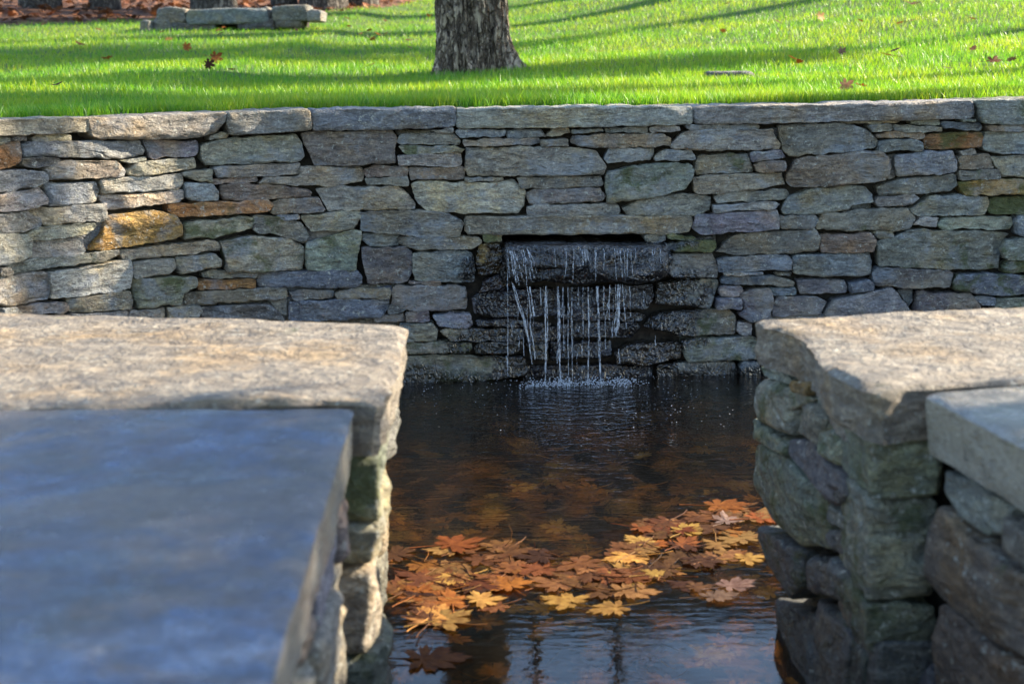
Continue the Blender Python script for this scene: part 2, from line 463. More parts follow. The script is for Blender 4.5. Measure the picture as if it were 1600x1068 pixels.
M['film'] = water_mat('water_film', .02, .34)

# ------------------------------------------------------------------ stone builder
def outline(poly, n, grow=0.0, jitter=0.003, seed=0, cut=.2, iters=2):
    p = np.asarray(poly, float)
    a = np.sum(p[:, 0] * np.roll(p[:, 1], -1) - np.roll(p[:, 0], -1) * p[:, 1])
    if a < 0: p = p[::-1]
    for k in range(iters):
        q = np.roll(p, -1, 0)
        el = np.maximum(np.linalg.norm(q - p, axis=1), 1e-9)
        c = (np.minimum(.28 if k else cut * 1.6, (cut if k == 0 else cut * .45) * .075 / el))[:, None]
        p = np.stack([p * (1 - c) + q * c, p * c + q * (1 - c)], 1).reshape(-1, 2)
    q = np.vstack([p, p[:1]])
    L = np.concatenate([[0], np.cumsum(np.linalg.norm(np.diff(q, axis=0), axis=1))])
    t = np.linspace(0, L[-1], n + 1)[:-1]
    p = np.stack([np.interp(t, L, q[:, 0]), np.interp(t, L, q[:, 1])], -1)
    tan = np.roll(p, -1, 0) - np.roll(p, 1, 0)
    nr = np.stack([tan[:, 1], -tan[:, 0]], -1); nr /= np.maximum(np.linalg.norm(nr, axis=1, keepdims=True), 1e-9)
    jit = fbm(np.column_stack([p * 24, np.full(n, seed * 3.7)]), 4, seed, .6) * jitter
    return p + nr * (grow + jit)[:, None]

def piece(poly, mapfn, thick=.16, n=56, r=.014, rough=.010, seed=0, depth=0., tilt=(0, 0), grow=.003, jitter=.003,
          taper=.94, sides=1, rings=(1., .985, .955, .91, .84, .74, .62, .48, .33, .16), cut=.2, freq=1., side_rough=0., cap=True, facets=4, fslope=.32):
    """a stone: rounded outline in (u, v), chiselled face toward +w, body going back to -thick"""
    o = outline(poly, n, grow, jitter, seed, cut)
    c = o.mean(0)
    U, V, W = [], [], []
    nx = np.roll(o, -1, 0)
    frnd = np.random.default_rng(seed + 5000)
    fac = []
    for k in range(facets):
        a_ = frnd.uniform(0, 2 * math.pi); dvec = np.array([math.cos(a_), math.sin(a_)])
        ext = ((o - c) @ dvec).max(); fac.append((dvec, ext * frnd.uniform(.4, .9), frnd.uniform(.1, fslope)))
    for t in rings + (0.,):
        pt = c + (o - c) * t if t > 0 else c[None]
        d = np.full(len(pt), 1e9)
        if t >= 1: d[:] = 0
        else:
            ab = nx - o; l2 = np.maximum((ab ** 2).sum(1), 1e-12)
            k = np.clip(((pt[:, None] - o[None]) * ab[None]).sum(2) / l2, 0, 1)
            d = np.sqrt((((o[None] + ab[None] * k[..., None]) - pt[:, None]) ** 2).sum(2)).min(1)
        hh = max(np.sqrt((o[:, 1].max() - o[:, 1].min()) * (o[:, 0].max() - o[:, 0].min())) * .18, .004)
        rr = min(r, hh)
        f = np.clip(d / rr, 0, 1)
        prof = -rr + rr * np.sqrt(np.maximum(1 - (1 - f) ** 2, 0))
        q3 = np.column_stack([pt * np.array([9., 15.]) * freq, np.full(len(pt), seed * 7.13)])
        ch = fbm(q3, 4, seed, .52)
        terr = np.round(vnoise(q3 * .55 + 5, seed + 3) * 3) / 3
        dw = (ch * .75 + terr * .45) * rough * np.clip(d / (rr * 1.5), .25, 1)
        tl = (pt[:, 0] - c[0]) * tilt[0] + (pt[:, 1] - c[1]) * tilt[1]
        fw = 0
        for dvec, of, sl in fac: fw = fw - np.minimum(sl * np.maximum((pt - c) @ dvec - of + .004 * vnoise(q3 * 2, seed + 9), 0), .022)
        U.append(pt[:, 0]); V.append(pt[:, 1]); W.append(depth + prof + dw + tl + np.maximum(fw, -.022))
    nr = len(rings)
    # sides
    for k in range(1, sides + 1):
        f = k / sides
        sc = 1 - (1 - taper) * f
        pt = c + (o - c) * sc
        if side_rough and k < sides + 1:
            tan = np.roll(o, -1, 0) - np.roll(o, 1, 0)
            nn = np.stack([tan[:, 1], -tan[:, 0]], -1); nn /= np.maximum(np.linalg.norm(nn, axis=1, keepdims=True), 1e-9)
            q3 = np.column_stack([o * 14, np.full(n, f * thick * 30 + seed)])
            pt = pt + nn * (fbm(q3, 3, seed + 5) * side_rough)[:, None]
        U.append(pt[:, 0]); V.append(pt[:, 1]); W.append(np.full(n, depth - thick * f - min(r, .02) * .3))
    faces = []
    idx = lambda ring, j: ring * n + (j % n)
    for k in range(nr - 1):
        for j in range(n):
            faces.append((idx(k, j), idx(k, j + 1), idx(k + 1, j + 1), idx(k + 1, j)))
    ctr = nr * n
    for j in range(n): faces.append((idx(nr - 1, j), idx(nr - 1, j + 1), ctr))
    base = ctr + 1
    for k in range(sides):
        for j in range(n):
            a0 = idx(0, j) if k == 0 else base + (k - 1) * n + j
            a1 = idx(0, j + 1) if k == 0 else base + (k - 1) * n + (j + 1) % n
            b0, b1 = base + k * n + j, base + k * n + (j + 1) % n
            faces.append((a1, a0, b0, b1))
    if cap: faces.append(tuple(base + (sides - 1) * n + j for j in reversed(range(n))))
    U, V, W = np.concatenate(U), np.concatenate(V), np.concatenate(W)
    return mapfn(U, V, W), faces

TINT = {  # weathered stone colours
 'g': (.300, .285, .230), 'd': (.200, .190, .165), 'b': (.265, .290, .305), 'k': (.155, .180, .215), 'l': (.430, .405, .340),
 't': (.380, .320, .215), 'y': (.430, .280, .085), 'o': (.400, .215, .085), 'r': (.300, .230, .165), 'p': (.240, .215, .225),
 'n': (.285, .295, .220), 'm': (.250, .260, .150), 'w': (.150, .140, .170), 'e': (.370, .350, .225), 'u': (.30, .11, .06)}
MOSS = {'n': .35, 'm': .75, 'e': .45, 'o': .1, 'y': .15}
def tint(code, rnd):
    c = np.array(TINT[code[0]])
    if code[0] not in 'youw': c = c * .76 + np.array([.268, .250, .208]) * (c.mean() / .24) * .24
    c = c * 1.36 * np.array([.98, 1., 1.04]) * (1 + rnd.uniform(-.3, .3)) * (1 + rnd.uniform(-.05, .05, 3))
    moss = MOSS.get(code[0], .0) + (.5 if 'M' in code else 0)
    return (*np.clip(c, .01, .9), moss)
# ------------------------------------------------------------------ surveyed outlines of the wall's stones
# each survey sheet: (x0, y0, scale); stone: colour code then outline
SHEETS = {1: (0, 150, .34632), 2: (300, 150, .34632), 3: (600, 150, .34632), 4: (900, 150, .34632), 5: (1200, 140, .34632),
          6: (600, 350, .25274), 7: (900, 350, .25274), 0: (0, 0, 1)}
STONES = {
1: """g 0,187 45,183 48,210 0,217|d 50,180 115,178 118,200 55,205|g 155,190 185,172 322,178 320,200 160,200|o -20,212 100,205 105,290 60,325 -20,338
b 110,215 150,205 640,203 662,245 655,268 560,282 120,270|p 655,205 700,197 890,205 900,250 885,268 690,280|g 945,178 1000,165 1032,172 1025,190 945,200
d 105,285 180,275 275,288 240,310 170,325 110,310|r 200,325 290,295 530,292 570,345 560,365 230,378|g 540,290 665,275 665,290 590,312
t 570,335 620,302 880,280 885,320 700,360 580,362|b -20,345 100,330 210,350 215,378 190,398 60,425 -20,435|n 815,345 955,332 960,390 900,385 830,362
l -20,450 170,413 222,465 220,490 60,520 -20,530|b 220,395 445,388 462,430 450,480 300,498 230,495|l 455,378 820,353 828,395 800,425 470,440
l 460,450 830,428 833,460 810,478 640,500 490,522|b 835,395 960,393 988,435 985,470 860,477 838,460|b -20,540 130,520 195,560 195,585 130,610 -20,632
g 155,510 475,487 488,530 480,560 225,587 190,560|g 130,620 190,592 430,570 437,590 400,628 160,655 135,645
y 490,540 690,515 790,535 825,580 828,630 800,645 480,698 412,695 460,625|b* 440,575 488,560 500,600 470,650 420,695 375,660
n -20,625 120,622 140,650 135,715 100,745 -20,770|g 140,660 365,638 395,700 380,715 140,735|g 55,770 150,740 400,710 415,735 410,755 280,768 70,803
g 0,775 50,775 62,800 0,810|e 415,710 540,693 548,715 480,745 420,755|t 550,700 975,652 1000,670 998,695 850,715 570,740|g 800,730 970,712 1002,740 1000,770 820,802 805,780
g -20,815 225,793 232,850 232,915 60,945 -20,945|l 225,800 420,770 590,740 608,780 590,870 300,910 235,912 225,850|g 600,755 790,733 800,775 770,800 610,820
e 600,830 885,812 888,855 830,890 815,940 625,960 605,890|t 305,915 590,880 602,920 585,960 330,978|r 75,950 300,925 318,960 290,980 110,985
t 760,955 910,945 920,975 900,1000 770,1010|l 590,970 750,962 750,1010 580,1010|g 330,985 580,972 580,1020 320,1020|g 0,955 60,950 100,990 0,1000
g -20,1000 90,990 310,990 315,1060 -20,1060|g* 130,400 215,392 220,410 160,430""",
2: """o -105,492 100,478 340,470 367,492 350,520 200,530 -60,547 -100,520|e -35,575 270,540 293,565 270,600 100,640 -30,650|g 50,800 100,788 297,800 290,822 60,822
o 25,840 60,828 290,830 285,862 30,875|r -30,890 30,882 425,867 430,905 410,915 -25,943|g 42,225 150,195 470,172 498,215 512,270 490,298 70,312 45,280
l 95,325 490,303 490,355 300,365 115,370|r 95,378 290,368 300,385 100,397|t 490,322 765,323 773,360 770,385 620,410 300,395 320,372 488,360
r 130,405 210,393 530,420 543,437 535,455 300,468 140,472|d 490,170 520,162 900,155 920,190 917,300 700,312 555,317 530,260|r 775,335 830,315 970,318 972,360 785,365
n 780,372 970,365 980,405 785,402|g 560,425 620,410 930,407 975,440 1005,490 1005,512 760,515 610,520|g 365,480 400,465 570,458 605,515 590,525 365,532
n 275,540 380,545 490,568 530,630 525,655 500,660 390,625 300,618 278,600|b 385,540 485,533 490,560 430,563|g 495,545 650,525 760,520 765,545 725,605 540,613 520,585
n 515,660 700,612 765,608 768,640 755,700 738,785 520,788 512,770|b* 770,625 930,625 930,680 800,683 765,660|e 130,660 300,630 440,645 510,680 515,710 500,785 300,795 160,790 150,740
p 765,690 970,683 995,715 990,800 970,840 790,850 780,800|k 295,800 740,783 770,810 772,850 740,868 300,860|d 435,885 500,872 640,880 640,910 460,918|g 645,895 680,875 895,862 890,915 660,915
k 440,930 640,918 885,925 885,960 850,1000 640,1012 445,1015|d 50,960 220,940 350,940 400,975 420,1015 50,1010|b* 340,920 432,915 437,1000 400,985
g* 500,600 740,590 720,620 520,660""",
3: """g 50,205 75,172 320,175 345,205 335,222 80,215|n 60,225 330,228 368,240 350,258 100,262|g 60,270 345,258 355,300 345,320 65,312|r 110,325 360,322 362,375 120,380
b -110,525 150,518 300,530 360,575 345,642 150,635 -100,608|g 210,155 310,147 312,165 240,172|b 318,160 340,150 550,155 545,180 340,188|b 550,155 710,150 735,185 560,190
g 735,180 760,145 835,147 840,165 800,183|g 845,155 985,142 990,162 850,175|d 995,145 1190,140 1190,165 1000,165|g 355,200 700,190 710,215 360,228|g 710,200 830,195 832,228 712,228
g 370,240 540,228 830,232 960,250 1005,320 990,352 800,360 380,362 362,330|d 365,368 540,368 540,385 370,388|g 600,370 985,362 995,400 980,410 620,418
d 645,440 680,422 980,415 1000,450 985,475 660,487|g 640,500 680,490 1060,490 1068,520 1055,540 650,543|l 120,400 150,387 480,393 590,378 640,430 635,500 600,530 200,525 155,490
g 65,640 430,640 440,660 410,690 150,695 120,680 65,668|n 445,625 530,625 530,655 470,662 448,655|b 130,710 270,700 400,705 412,750 405,838 270,840 140,830 128,790
p 105,842 255,838 255,850 200,856|p 35,870 60,855 370,862 378,930 370,965 120,970 35,940|yW 430,672 520,665 535,720 525,805 430,808 418,760|d* 50,160 215,155 220,172 60,178""",
4: """g -28,205 -15,182 390,170 430,190 428,225 150,232 20,228|g 335,150 360,137 470,137 470,158 340,163|d 490,135 520,128 830,135 830,148 520,155
g 430,220 480,165 550,155 890,150 905,195 930,220 920,240 640,245 440,240|b 125,280 150,235 355,232 358,265 340,290 140,305|b 360,280 385,242 530,245 545,290 360,292
n 135,400 140,345 300,310 430,298 520,305 535,335 520,385 480,420 300,465 145,482|n 545,275 560,265 775,260 805,340 545,352|p 790,260 810,250 930,248 955,278 850,290 795,295
g 800,310 850,295 945,292 950,340 820,343|t 525,370 560,360 940,348 955,400 850,420 560,445 535,435|g 210,510 300,465 430,445 600,450 620,460 610,520 540,540 240,543
b 628,455 660,440 960,420 975,440 960,465 640,485|b 618,495 900,475 930,490 900,505 630,525|p 525,600 545,540 910,512 920,560 918,600 560,627|g 920,545 1080,540 1090,560 1075,600 925,598
g 635,710 700,640 800,620 1080,600 1105,640 1095,690 1050,705 720,722|n 305,628 400,618 402,650 350,665 320,655|m 405,625 420,618 540,640 535,655 410,645|m 405,665 430,657 630,655 632,685 615,703 410,700
d 412,715 620,710 640,790 640,822 430,820 412,800|b 640,745 680,735 960,718 975,745 972,785 650,795|b 665,800 850,797 850,808 670,812|k 660,830 690,815 890,810 990,840 985,865 800,850 660,848
p 650,870 670,860 750,862 755,880 735,910 655,905|k 635,915 745,910 748,960 635,962|p 745,890 880,868 890,920 870,1010 790,1022 735,990 760,960|b 880,872 995,868 995,895 920,900
d* 545,645 640,640 640,660 550,665|d* 870,150 918,150 915,200 895,200|d* 905,800 985,800 985,815 910,812""",
5: """g 50,160 320,152 440,178 500,230 490,260 250,290 100,298 75,280 65,240|t 85,390 130,310 400,280 500,280 545,310 552,390 530,410 330,432 110,440 88,420
b 580,300 700,280 830,275 855,320 855,365 780,385 590,390 578,350|g 458,165 560,155 565,185 470,192|g 565,160 790,170 795,190 640,192 570,185|n 650,138 775,138 778,158 650,155
k 785,148 960,152 972,175 960,185 800,175|r 495,205 530,192 700,192 712,210 700,220 500,215|b 500,235 640,225 702,240 700,275 500,278|oM 712,215 740,203 975,192 982,220 960,262 715,270
b 975,235 1000,195 1180,192 1180,290 1020,285 980,265|g 870,280 935,268 942,290 880,300|r 860,310 890,295 1000,295 1022,355 870,362|g 1010,305 1180,295 1180,398 1060,390 1030,345
n 865,370 1040,362 1045,400 870,410|yM 860,420 900,412 1180,405 1180,475 900,475 865,455|g 495,440 600,405 850,385 860,430 830,458 700,470 510,480
g 70,545 100,490 180,450 340,437 440,440 480,475 480,510 380,520 360,545 180,567 80,560|g 485,510 500,490 660,472 692,490 660,515 500,530|n 640,545 740,480 850,473 1000,485 1010,510 985,565 680,572
m 995,540 1020,490 1180,482 1180,565 1010,562|g 215,600 250,560 480,540 630,540 665,580 640,630 400,637 220,628|l 655,610 690,575 785,577 765,622|n 770,610 800,580 1110,575 1122,600 1100,632 800,630
b 1120,600 1140,572 1180,570 1180,662 1135,655|r 238,655 460,647 485,680 482,732 400,730 240,735|n 468,645 500,637 565,642 570,672 500,675
n 490,690 660,632 1060,645 1105,655 1060,700 1058,812 800,808 500,795|n 1058,720 1075,680 1180,675 1180,765 1075,765|m 1068,800 1090,770 1180,770 1180,830 1075,828
b 115,760 130,745 465,738 482,780 470,840 200,845 118,835|p 480,830 500,805 820,815 835,830 820,890 600,900 560,885 482,882|kM 830,870 850,832 1000,830 1180,840 1180,925 1050,930 835,905
p 135,860 350,860 365,890 355,915 150,925 138,900|k 370,875 460,858 482,880 478,905 372,915|d* 40,830 110,828 112,845 50,845|k 15,905 120,900 130,915 100,930 30,930
p 25,960 60,935 230,935 270,955 240,1018 25,1025|p 255,1010 300,945 550,895 590,920 645,1000 640,1030 260,1030|b* 600,910 665,905 670,950 650,990 625,950|p 665,1000 690,915 920,920 965,975 950,1020 670,1020
b 930,935 1030,935 1025,975 970,975|n 1035,945 1180,940 1180,1000 1030,1000|t 990,165 1180,162 1180,188 1000,185|n 870,130 940,130 940,150 880,148|t 330,140 600,138 560,152 340,155
d* 380,515 480,515 478,540 390,545|g* 550,300 582,295 585,395 555,405""",
6: """k -40,400 40,392 42,425 20,468 -40,470|d 20,555 45,500 150,525 60,560|p 135,550 275,535 288,600 135,605|p -60,575 125,552 130,605 -60,610|b 300,565 400,552 540,570 545,620 520,640 340,635
w 540,470 580,440 740,400 880,400 1050,400 1120,480 1110,570 850,580 700,580 560,560|w 570,600 800,590 1040,625 1000,640 580,630|n 345,665 380,650 860,648 870,715 800,725 420,725
b 100,620 300,612 330,660 325,720 100,728|n 100,740 200,732 540,732 550,770 530,795 100,795|n 560,770 600,735 860,730 865,765 800,805 570,805
e 50,830 200,815 380,810 600,820 860,825 900,900 880,945 500,985 50,1000|w 870,650 1040,640 1060,700 1050,730 890,730|n 880,745 1000,735 1020,850 900,840|u 580,430 620,345 715,315 720,390 660,405
d* 720,150 790,150 790,400 720,400""",
7: """g 500,360 700,345 890,347 895,380 860,450 830,520 620,510 500,490|n 415,640 480,570 600,540 950,530 990,570 985,680 640,695 560,660|n 650,720 700,710 1090,700 1140,720 1130,845 690,850 660,780
r 235,790 330,740 620,725 650,750 650,830 560,850 420,875 250,860|g 500,880 640,860 1000,860 1008,930 1000,965 510,965|b 1010,880 1040,852 1140,860 1140,965 1015,960|b 1000,605 1090,620 1090,690 1050,695 1000,660
w -40,400 200,385 480,375 490,440 440,520 240,525 -40,560|w -130,560 100,545 410,555 440,575 400,600 -130,600|w -120,640 -20,610 380,620 410,650 350,710 -100,700|w -160,730 220,730 230,820 -150,845
w -300,885 200,875 480,890 490,970 -310,970|w -190,630 -115,640 -100,705 -140,720 -190,720""",
}
# coping course, lintel and spout stone, outlines in photo pixels
COPING = [('t', [(-60, 189), (138, 184), (139, 205), (60, 209), (-60, 213)]), ('g', [(138, 186), (351, 177), (351, 186), (333, 208), (290, 216), (150, 217), (139, 211)]),
          ('g', [(354, 177), (484, 172), (486, 201), (435, 206), (360, 210), (352, 195)]), ('b', [(488, 172), (711, 170), (711, 197), (600, 202), (489, 203)]),
          ('g', [(714, 171), (900, 168), (1081, 167), (1081, 194), (1000, 195), (880, 199), (715, 199)]), ('g', [(1084, 167), (1300, 164), (1521, 158), (1522, 184), (1420, 187), (1290, 189), (1180, 192), (1085, 193)]),
          ('n', [(1525, 158), (1660, 153), (1660, 192), (1560, 194), (1535, 192)])]
LINTEL = [(725, 340), (740, 338), (1080, 338), (1084, 345), (1078, 362), (1060, 365), (728, 366)]
SPOUT = [(786, 381), (905, 379), (1040, 382), (1043, 428), (1025, 437), (990, 440), (955, 436), (905, 441), (850, 436), (805, 442), (790, 425)]

wp, _ = curve([0.3])
wall = empty('retaining_wall', (float(wp[0, 0]), float(wp[0, 1]), 0), 'long dry stone retaining wall holding up the lawn behind the pool', 'stone wall')
ns = 0
for sheet, txt in STONES.items():
    x0, y0, sc = SHEETS[sheet]
    for item in txt.replace('\n', '|').split('|'):
        tok = item.split()
        code = tok[0]
        pts = [tuple(float(v) for v in t.split(',')) for t in tok[1:]]
        poly = [wall_sz(x0 + px * sc, y0 + py * sc) for px, py in pts]
        a = np.array(poly); size = np.ptp(a, 0)
        rec = '*' in code
        inwet = code[0] == 'w' or 'W' in code
        v, f = piece(poly, wall_map, thick=.17 if not rec else .12, n=int(np.clip(size.sum() * 2 / .0065, 40, 170)), r=.0045 if min(size) > .07 else .003,
                     rough=.014 if min(size) > .06 else .007, seed=ns + 1, depth=rng.uniform(-.010, .012) - (.035 if rec else 0) - (.012 if inwet else 0),
                     tilt=(rng.uniform(-.05, .05), rng.uniform(-.10, .06)), grow=.0014, jitter=.0042, cut=.03)
        mesh_obj('stone', v, f, M['stone'], wall, col=tint(code, rng), sharp=25)
        ns += 1
for code, pts in COPING:
    poly = [wall_sz(*p) for p in pts]
    v, f = piece(poly, wall_map, thick=.36, n=220, r=.006, rough=.011, seed=ns + 1, depth=.028 + rng.uniform(-.006, .008), grow=.003, jitter=.003, taper=1.0, sides=6, cut=.06, side_rough=.004)
    mesh_obj('coping_stone', v, f, M['coping'], wall, col=tint(code, rng), sharp=26); ns += 1
for k, (s0, s1) in enumerate([(-2.95, -2.32), (2.42, 3.3), (3.32, 4.1)]):     # coping going on past the picture
    zt = wall_sz(60, 187)[1] if s1 < 0 else wall_sz(1640, 155)[1] + .004
    v, f = piece([(s0, zt - .095), (s1 - .012, zt - .1), (s1 - .012, zt), (s0, zt)], wall_map, thick=.36, n=90, r=.01, rough=.011, seed=900 + k, depth=.03, taper=1., sides=4, cut=.06)
    mesh_obj('coping_stone', v, f, M['coping'], wall, col=tint('g', rng))
v, f = piece([wall_sz(*p) for p in LINTEL], wall_map, thick=.22, n=100, r=.008, rough=.008, seed=500, depth=.012, grow=.002, taper=1., sides=4, cut=.08)
mesh_obj('lintel_stone', v, f, M['stone'], wall, col=tint('t', rng), sharp=26)
v, f = piece([wall_sz(*p) for p in SPOUT], wall_map, thick=.26, n=150, r=.022, rough=.03, seed=501, depth=.075, grow=.002, taper=1., sides=5, cut=.15, freq=1.6)
mesh_obj('spout_stone', v, f, M['stone'], wall, col=(.12, .085, .06, .1), sharp=50)

# courses below the near walls' line of sight and past the frame
def courses(s0, s1, z0, z1, rnd, hmin=.06, hmax=.11):
    res, z = [], z0
    while z < z1 - .02:
        h = min(rnd.uniform(hmin, hmax), z1 - z)
        if z1 - z - h < .04: h = z1 - z
        s = s0
        while s < s1 - .03:
            L = min(rnd.uniform(.16, .42), s1 - s)
            if s1 - s - L < .08: L = s1 - s
            g = .004
            j = lambda: rnd.uniform(-.007, .007)
            res.append([(s + g, z + g + j()), (s + L - g, z + g + j()), (s + L - g + j(), z + h * .5), (s + L - g + j(), z + h - g), (s + L * .5, z + h - g + j()), (s + g + j(), z + h - g)])
            s += L
        z += h
    return res
sL, zL = wall_sz(0, 500); sA, _ = wall_sz(632, 560); sB, zB = wall_sz(1185, 560); sC, zC = wall_sz(1595, 488); sE, zE = wall_sz(1180, 492)
zM = max(wall_sz(x_, 503)[1] for x_ in (20, 200, 330, 450, 600)) + .012
print('fill tops', zM, zE, [wall_sz(x_, 503)[1] for x_ in (20, 200, 330, 450, 600)])
zR = wall_sz(1640, 192)[1] - .002
fills = courses(sL, sA - .01, -.12, zM, rng, .08, .12) + courses(sB + .005, sC, -.12, zE - .005, rng, .08, .12) + \
        courses(-2.9, sL - .012, -.12, ZTOP - .10, rng, .1, .16) + courses(wall_sz(1612, 400)[0], 3.9, -.12, zR, rng, .11, .17)
FV, FF, FC, nv = [], [], [], 0
for k, poly in enumerate(fills):
    hid = np.mean([q[0] for q in poly]) < sA and np.mean([q[0] for q in poly]) > sL and np.mean([q[1] for q in poly]) > .18
    v, f = piece(poly, wall_map, thick=.14, n=40, r=.006, rough=.012, seed=600 + k, depth=rng.uniform(-.012, .004) - (.034 if hid else .008), cut=.05)
    tc = tint(rng.choice(list('ggbtpndrl')), rng)
    if hid or sL < np.mean([q[0] for q in poly]) < sC:      # out of sight behind the seat walls
        mesh_obj('stone', v, f, M['stone'], wall, col=tc, sharp=26) if not hid else (FV.append(v), FF.extend(tuple(i_ + nv for i_ in t) for t in f))
    else: FV.append(v); FF.extend(tuple(i_ + nv for i_ in t) for t in f)
    nv = sum(map(len, FV))
rest = mesh_obj('unseen_stonework', np.vstack(FV), FF, M['stone'], wall, col=(.27, .255, .21, .1), sharp=26); tag(rest, kind='stuff')
print('stones', ns, 'fills', len(fills))
# earth core behind the stones, with the mouth of the spout left open
sv = np.linspace(-2.9, 4.1, 140)
sl, zl = wall_sz(786, 366); sr, zr = wall_sz(1040, 380)
def core_band(z0, z1, s0, s1, back=.5, front=-.075):
    q = sv[(sv > s0) & (sv < s1)]; q = np.concatenate([[s0], q, [s1]]); n = len(q); o = np.ones(n)
    V = np.vstack([wall_map(q, o * z0, o * front), wall_map(q, o * z1, o * front), wall_map(q, o * z1, -o * back), wall_map(q, o * z0, -o * back)])
    F = [(k * n + i, k * n + i + 1, ((k + 1) % 4) * n + i + 1, ((k + 1) % 4) * n + i) for k in range(4) for i in range(n - 1)]
    F += [(0, n, 2 * n, 3 * n), (n - 1, 4 * n - 1, 3 * n - 1, 2 * n - 1)]
    return V, F
V, F = [], []
v, f = core_band(-.5, ZTOP - .05, -2.9, 4.1, .62, -.505); V.append(v); F += f
for a in ((-.5, zr - .002, -2.9, 4.1), (zr - .002, zl + .002, -2.9, sl), (zr - .002, zl + .002, sr, 4.1), (zl + .002, ZTOP - .05, -2.9, 4.1)):
    v, f = core_band(*a); n0 = sum(map(len, V)); V.append(v); F += [tuple(i + n0 for i in t) for t in f]
core = mesh_obj('wall_core', np.vstack(V), F, M['core'], wall, smooth=False)

# ------------------------------------------------------------------ waterfall
yw = float(y_wall(FALL_X))
fall = empty('waterfall', (FALL_X, yw - .1, 0), 'thin white streams of water falling from the wet stone spout', 'waterfall')
def wpt(px, py, out):
    s, z = wall_sz(px, py)
    return wall_map(np.array([s]), np.array([z]), np.array([out]))[0]
def stream(path, rad, seed, mtl='fall'):
    P = np.array([wpt(x, y, o) for x, y, o in path])
    t = np.linspace(0, 1, len(P)); tt = np.linspace(0, 1, 46)
    C = np.stack([np.interp(tt, t, P[:, i]) for i in range(3)], -1)
    C[:, 0] += .0008 * np.sin(tt * 9 + seed) + .0009 * fbm(np.column_stack([tt * 30, tt * 0 + seed, tt * 0]), 2, seed)
    k = 7; V, F = [], []
    rr = rad * .66 * np.clip(.55 + .75 * np.abs(fbm(np.column_stack([tt * 17, tt * 0 + seed * 3.3, tt * 0]), 3, seed)), .3, 1.5)
    rr[0] *= .3; rr[-1] *= .4
    for i in range(len(C)):
        for j in range(k):
            a = 2 * math.pi * j / k
            V.append(C[i] + np.array([math.cos(a) * rr[i] * 1.25, math.sin(a) * rr[i] * .7, 0]))
    for i in range(len(C) - 1):
        for j in range(k): F.append((i * k + j, i * k + (j + 1) % k, (i + 1) * k + (j + 1) % k, (i + 1) * k + j))
    mesh_obj('water_stream', V, F, M[mtl], fall)
O = .115
FALLS = [([(792, 400, .08), (792, 448, .07), (792, 583, .07)], .0016), ([(797, 432, O), (806, 465, O), (815, 491, O), (820, 512, .1)], .0036), ([(800, 436, O), (811, 470, O), (818, 494, O), (823, 520, .1)], .0026), ([(825, 440, O), (828, 462, O), (832, 486, O)], .004), ([(821, 440, O), (825, 470, O), (828, 490, O)], .0022),
    ([(820, 505, .07), (826, 535, .08), (829, 562, .08)], .0034), ([(825, 500, .07), (832, 530, .08), (834, 556, .08)], .0024), ([(849, 440, O), (849, 500, O), (849, 585, O)], .0036), ([(851, 440, O), (852, 500, O), (850, 570, O)], .0018), ([(869, 440, O), (870, 500, O), (872, 592, O)], .0038), ([(867, 440, O), (868, 510, O), (870, 560, O)], .002),
    ([(883, 441, O), (884, 590, O)], .0018), ([(889, 441, O), (890, 590, O)], .0014), ([(899, 441, O), (899, 470, O)], .0014), ([(914, 441, O), (915, 500, O), (914, 592, O)], .0030), ([(929, 440, O), (931, 500, O), (934, 592, O)], .0036), ([(927, 440, O), (929, 490, O), (932, 575, O)], .002),
    ([(938, 440, O), (938, 484, O)], .0024), ([(947, 438, O), (946, 492, O)], .0024), ([(960, 437, O), (960, 470, O), (957, 516, O)], .0052), ([(963, 437, O), (962, 470, O), (960, 512, O)], .0034), ([(956, 437, O), (957, 475, O), (955, 500, O)], .002),
    ([(967, 437, O), (969, 470, O), (973, 505, O)], .0022), ([(978, 440, O), (979, 486, O)], .0016), ([(1021, 520, .05), (1021, 536, .05)], .002), ([(841, 441, O), (842, 470, O)], .0014), ([(906, 441, O), (907, 520, O)], .0012), ([(876, 441, O), (877, 540, O)], .0011)]
for k in range(26):   # fine broken threads between the main streams
    xx, ya = rng.uniform(800, 985), rng.uniform(440, 500)
    FALLS.append(([(xx, ya, O), (xx + rng.uniform(-1, 1), ya + rng.uniform(15, 60), O)], rng.uniform(.0007, .0014)))
NMAIN = len(FALLS)
for k in range(11):   # threads running over the lip and down the spout stone
    xx = 788 + rng.uniform(0, 44); sh = rng.uniform(3, 13); yb_ = rng.uniform(405, 440)
    FALLS.append(([(xx, 383 + rng.uniform(0, 6), .09), (xx + sh * .6, 384 + (yb_ - 384) * .5, .115), (xx + sh, yb_, .117)], rng.uniform(.0010, .0030)))
for k in range(22):
    xx = 845 + rng.uniform(0, 190)
    FALLS.append(([(xx, 383, .10), (xx + rng.uniform(-2, 2), 392, .115), (xx + rng.uniform(-3, 3), rng.uniform(398, 436), .117)], rng.uniform(.0010, .0022)))
for k in range(16):   # thin sheets running over the ledges below
    xx, yy = rng.uniform(790, 1010), rng.uniform(452, 560)
    FALLS.append(([(xx, yy, .035), (xx + rng.uniform(-2, 2), yy + rng.uniform(8, 22), .04)], rng.uniform(.0012, .0024)))
for k, (path, rad) in enumerate(FALLS):
    stream(path, rad * (1.25 if k >= NMAIN else 1), k + 1, 'film' if k >= NMAIN else 'fall')
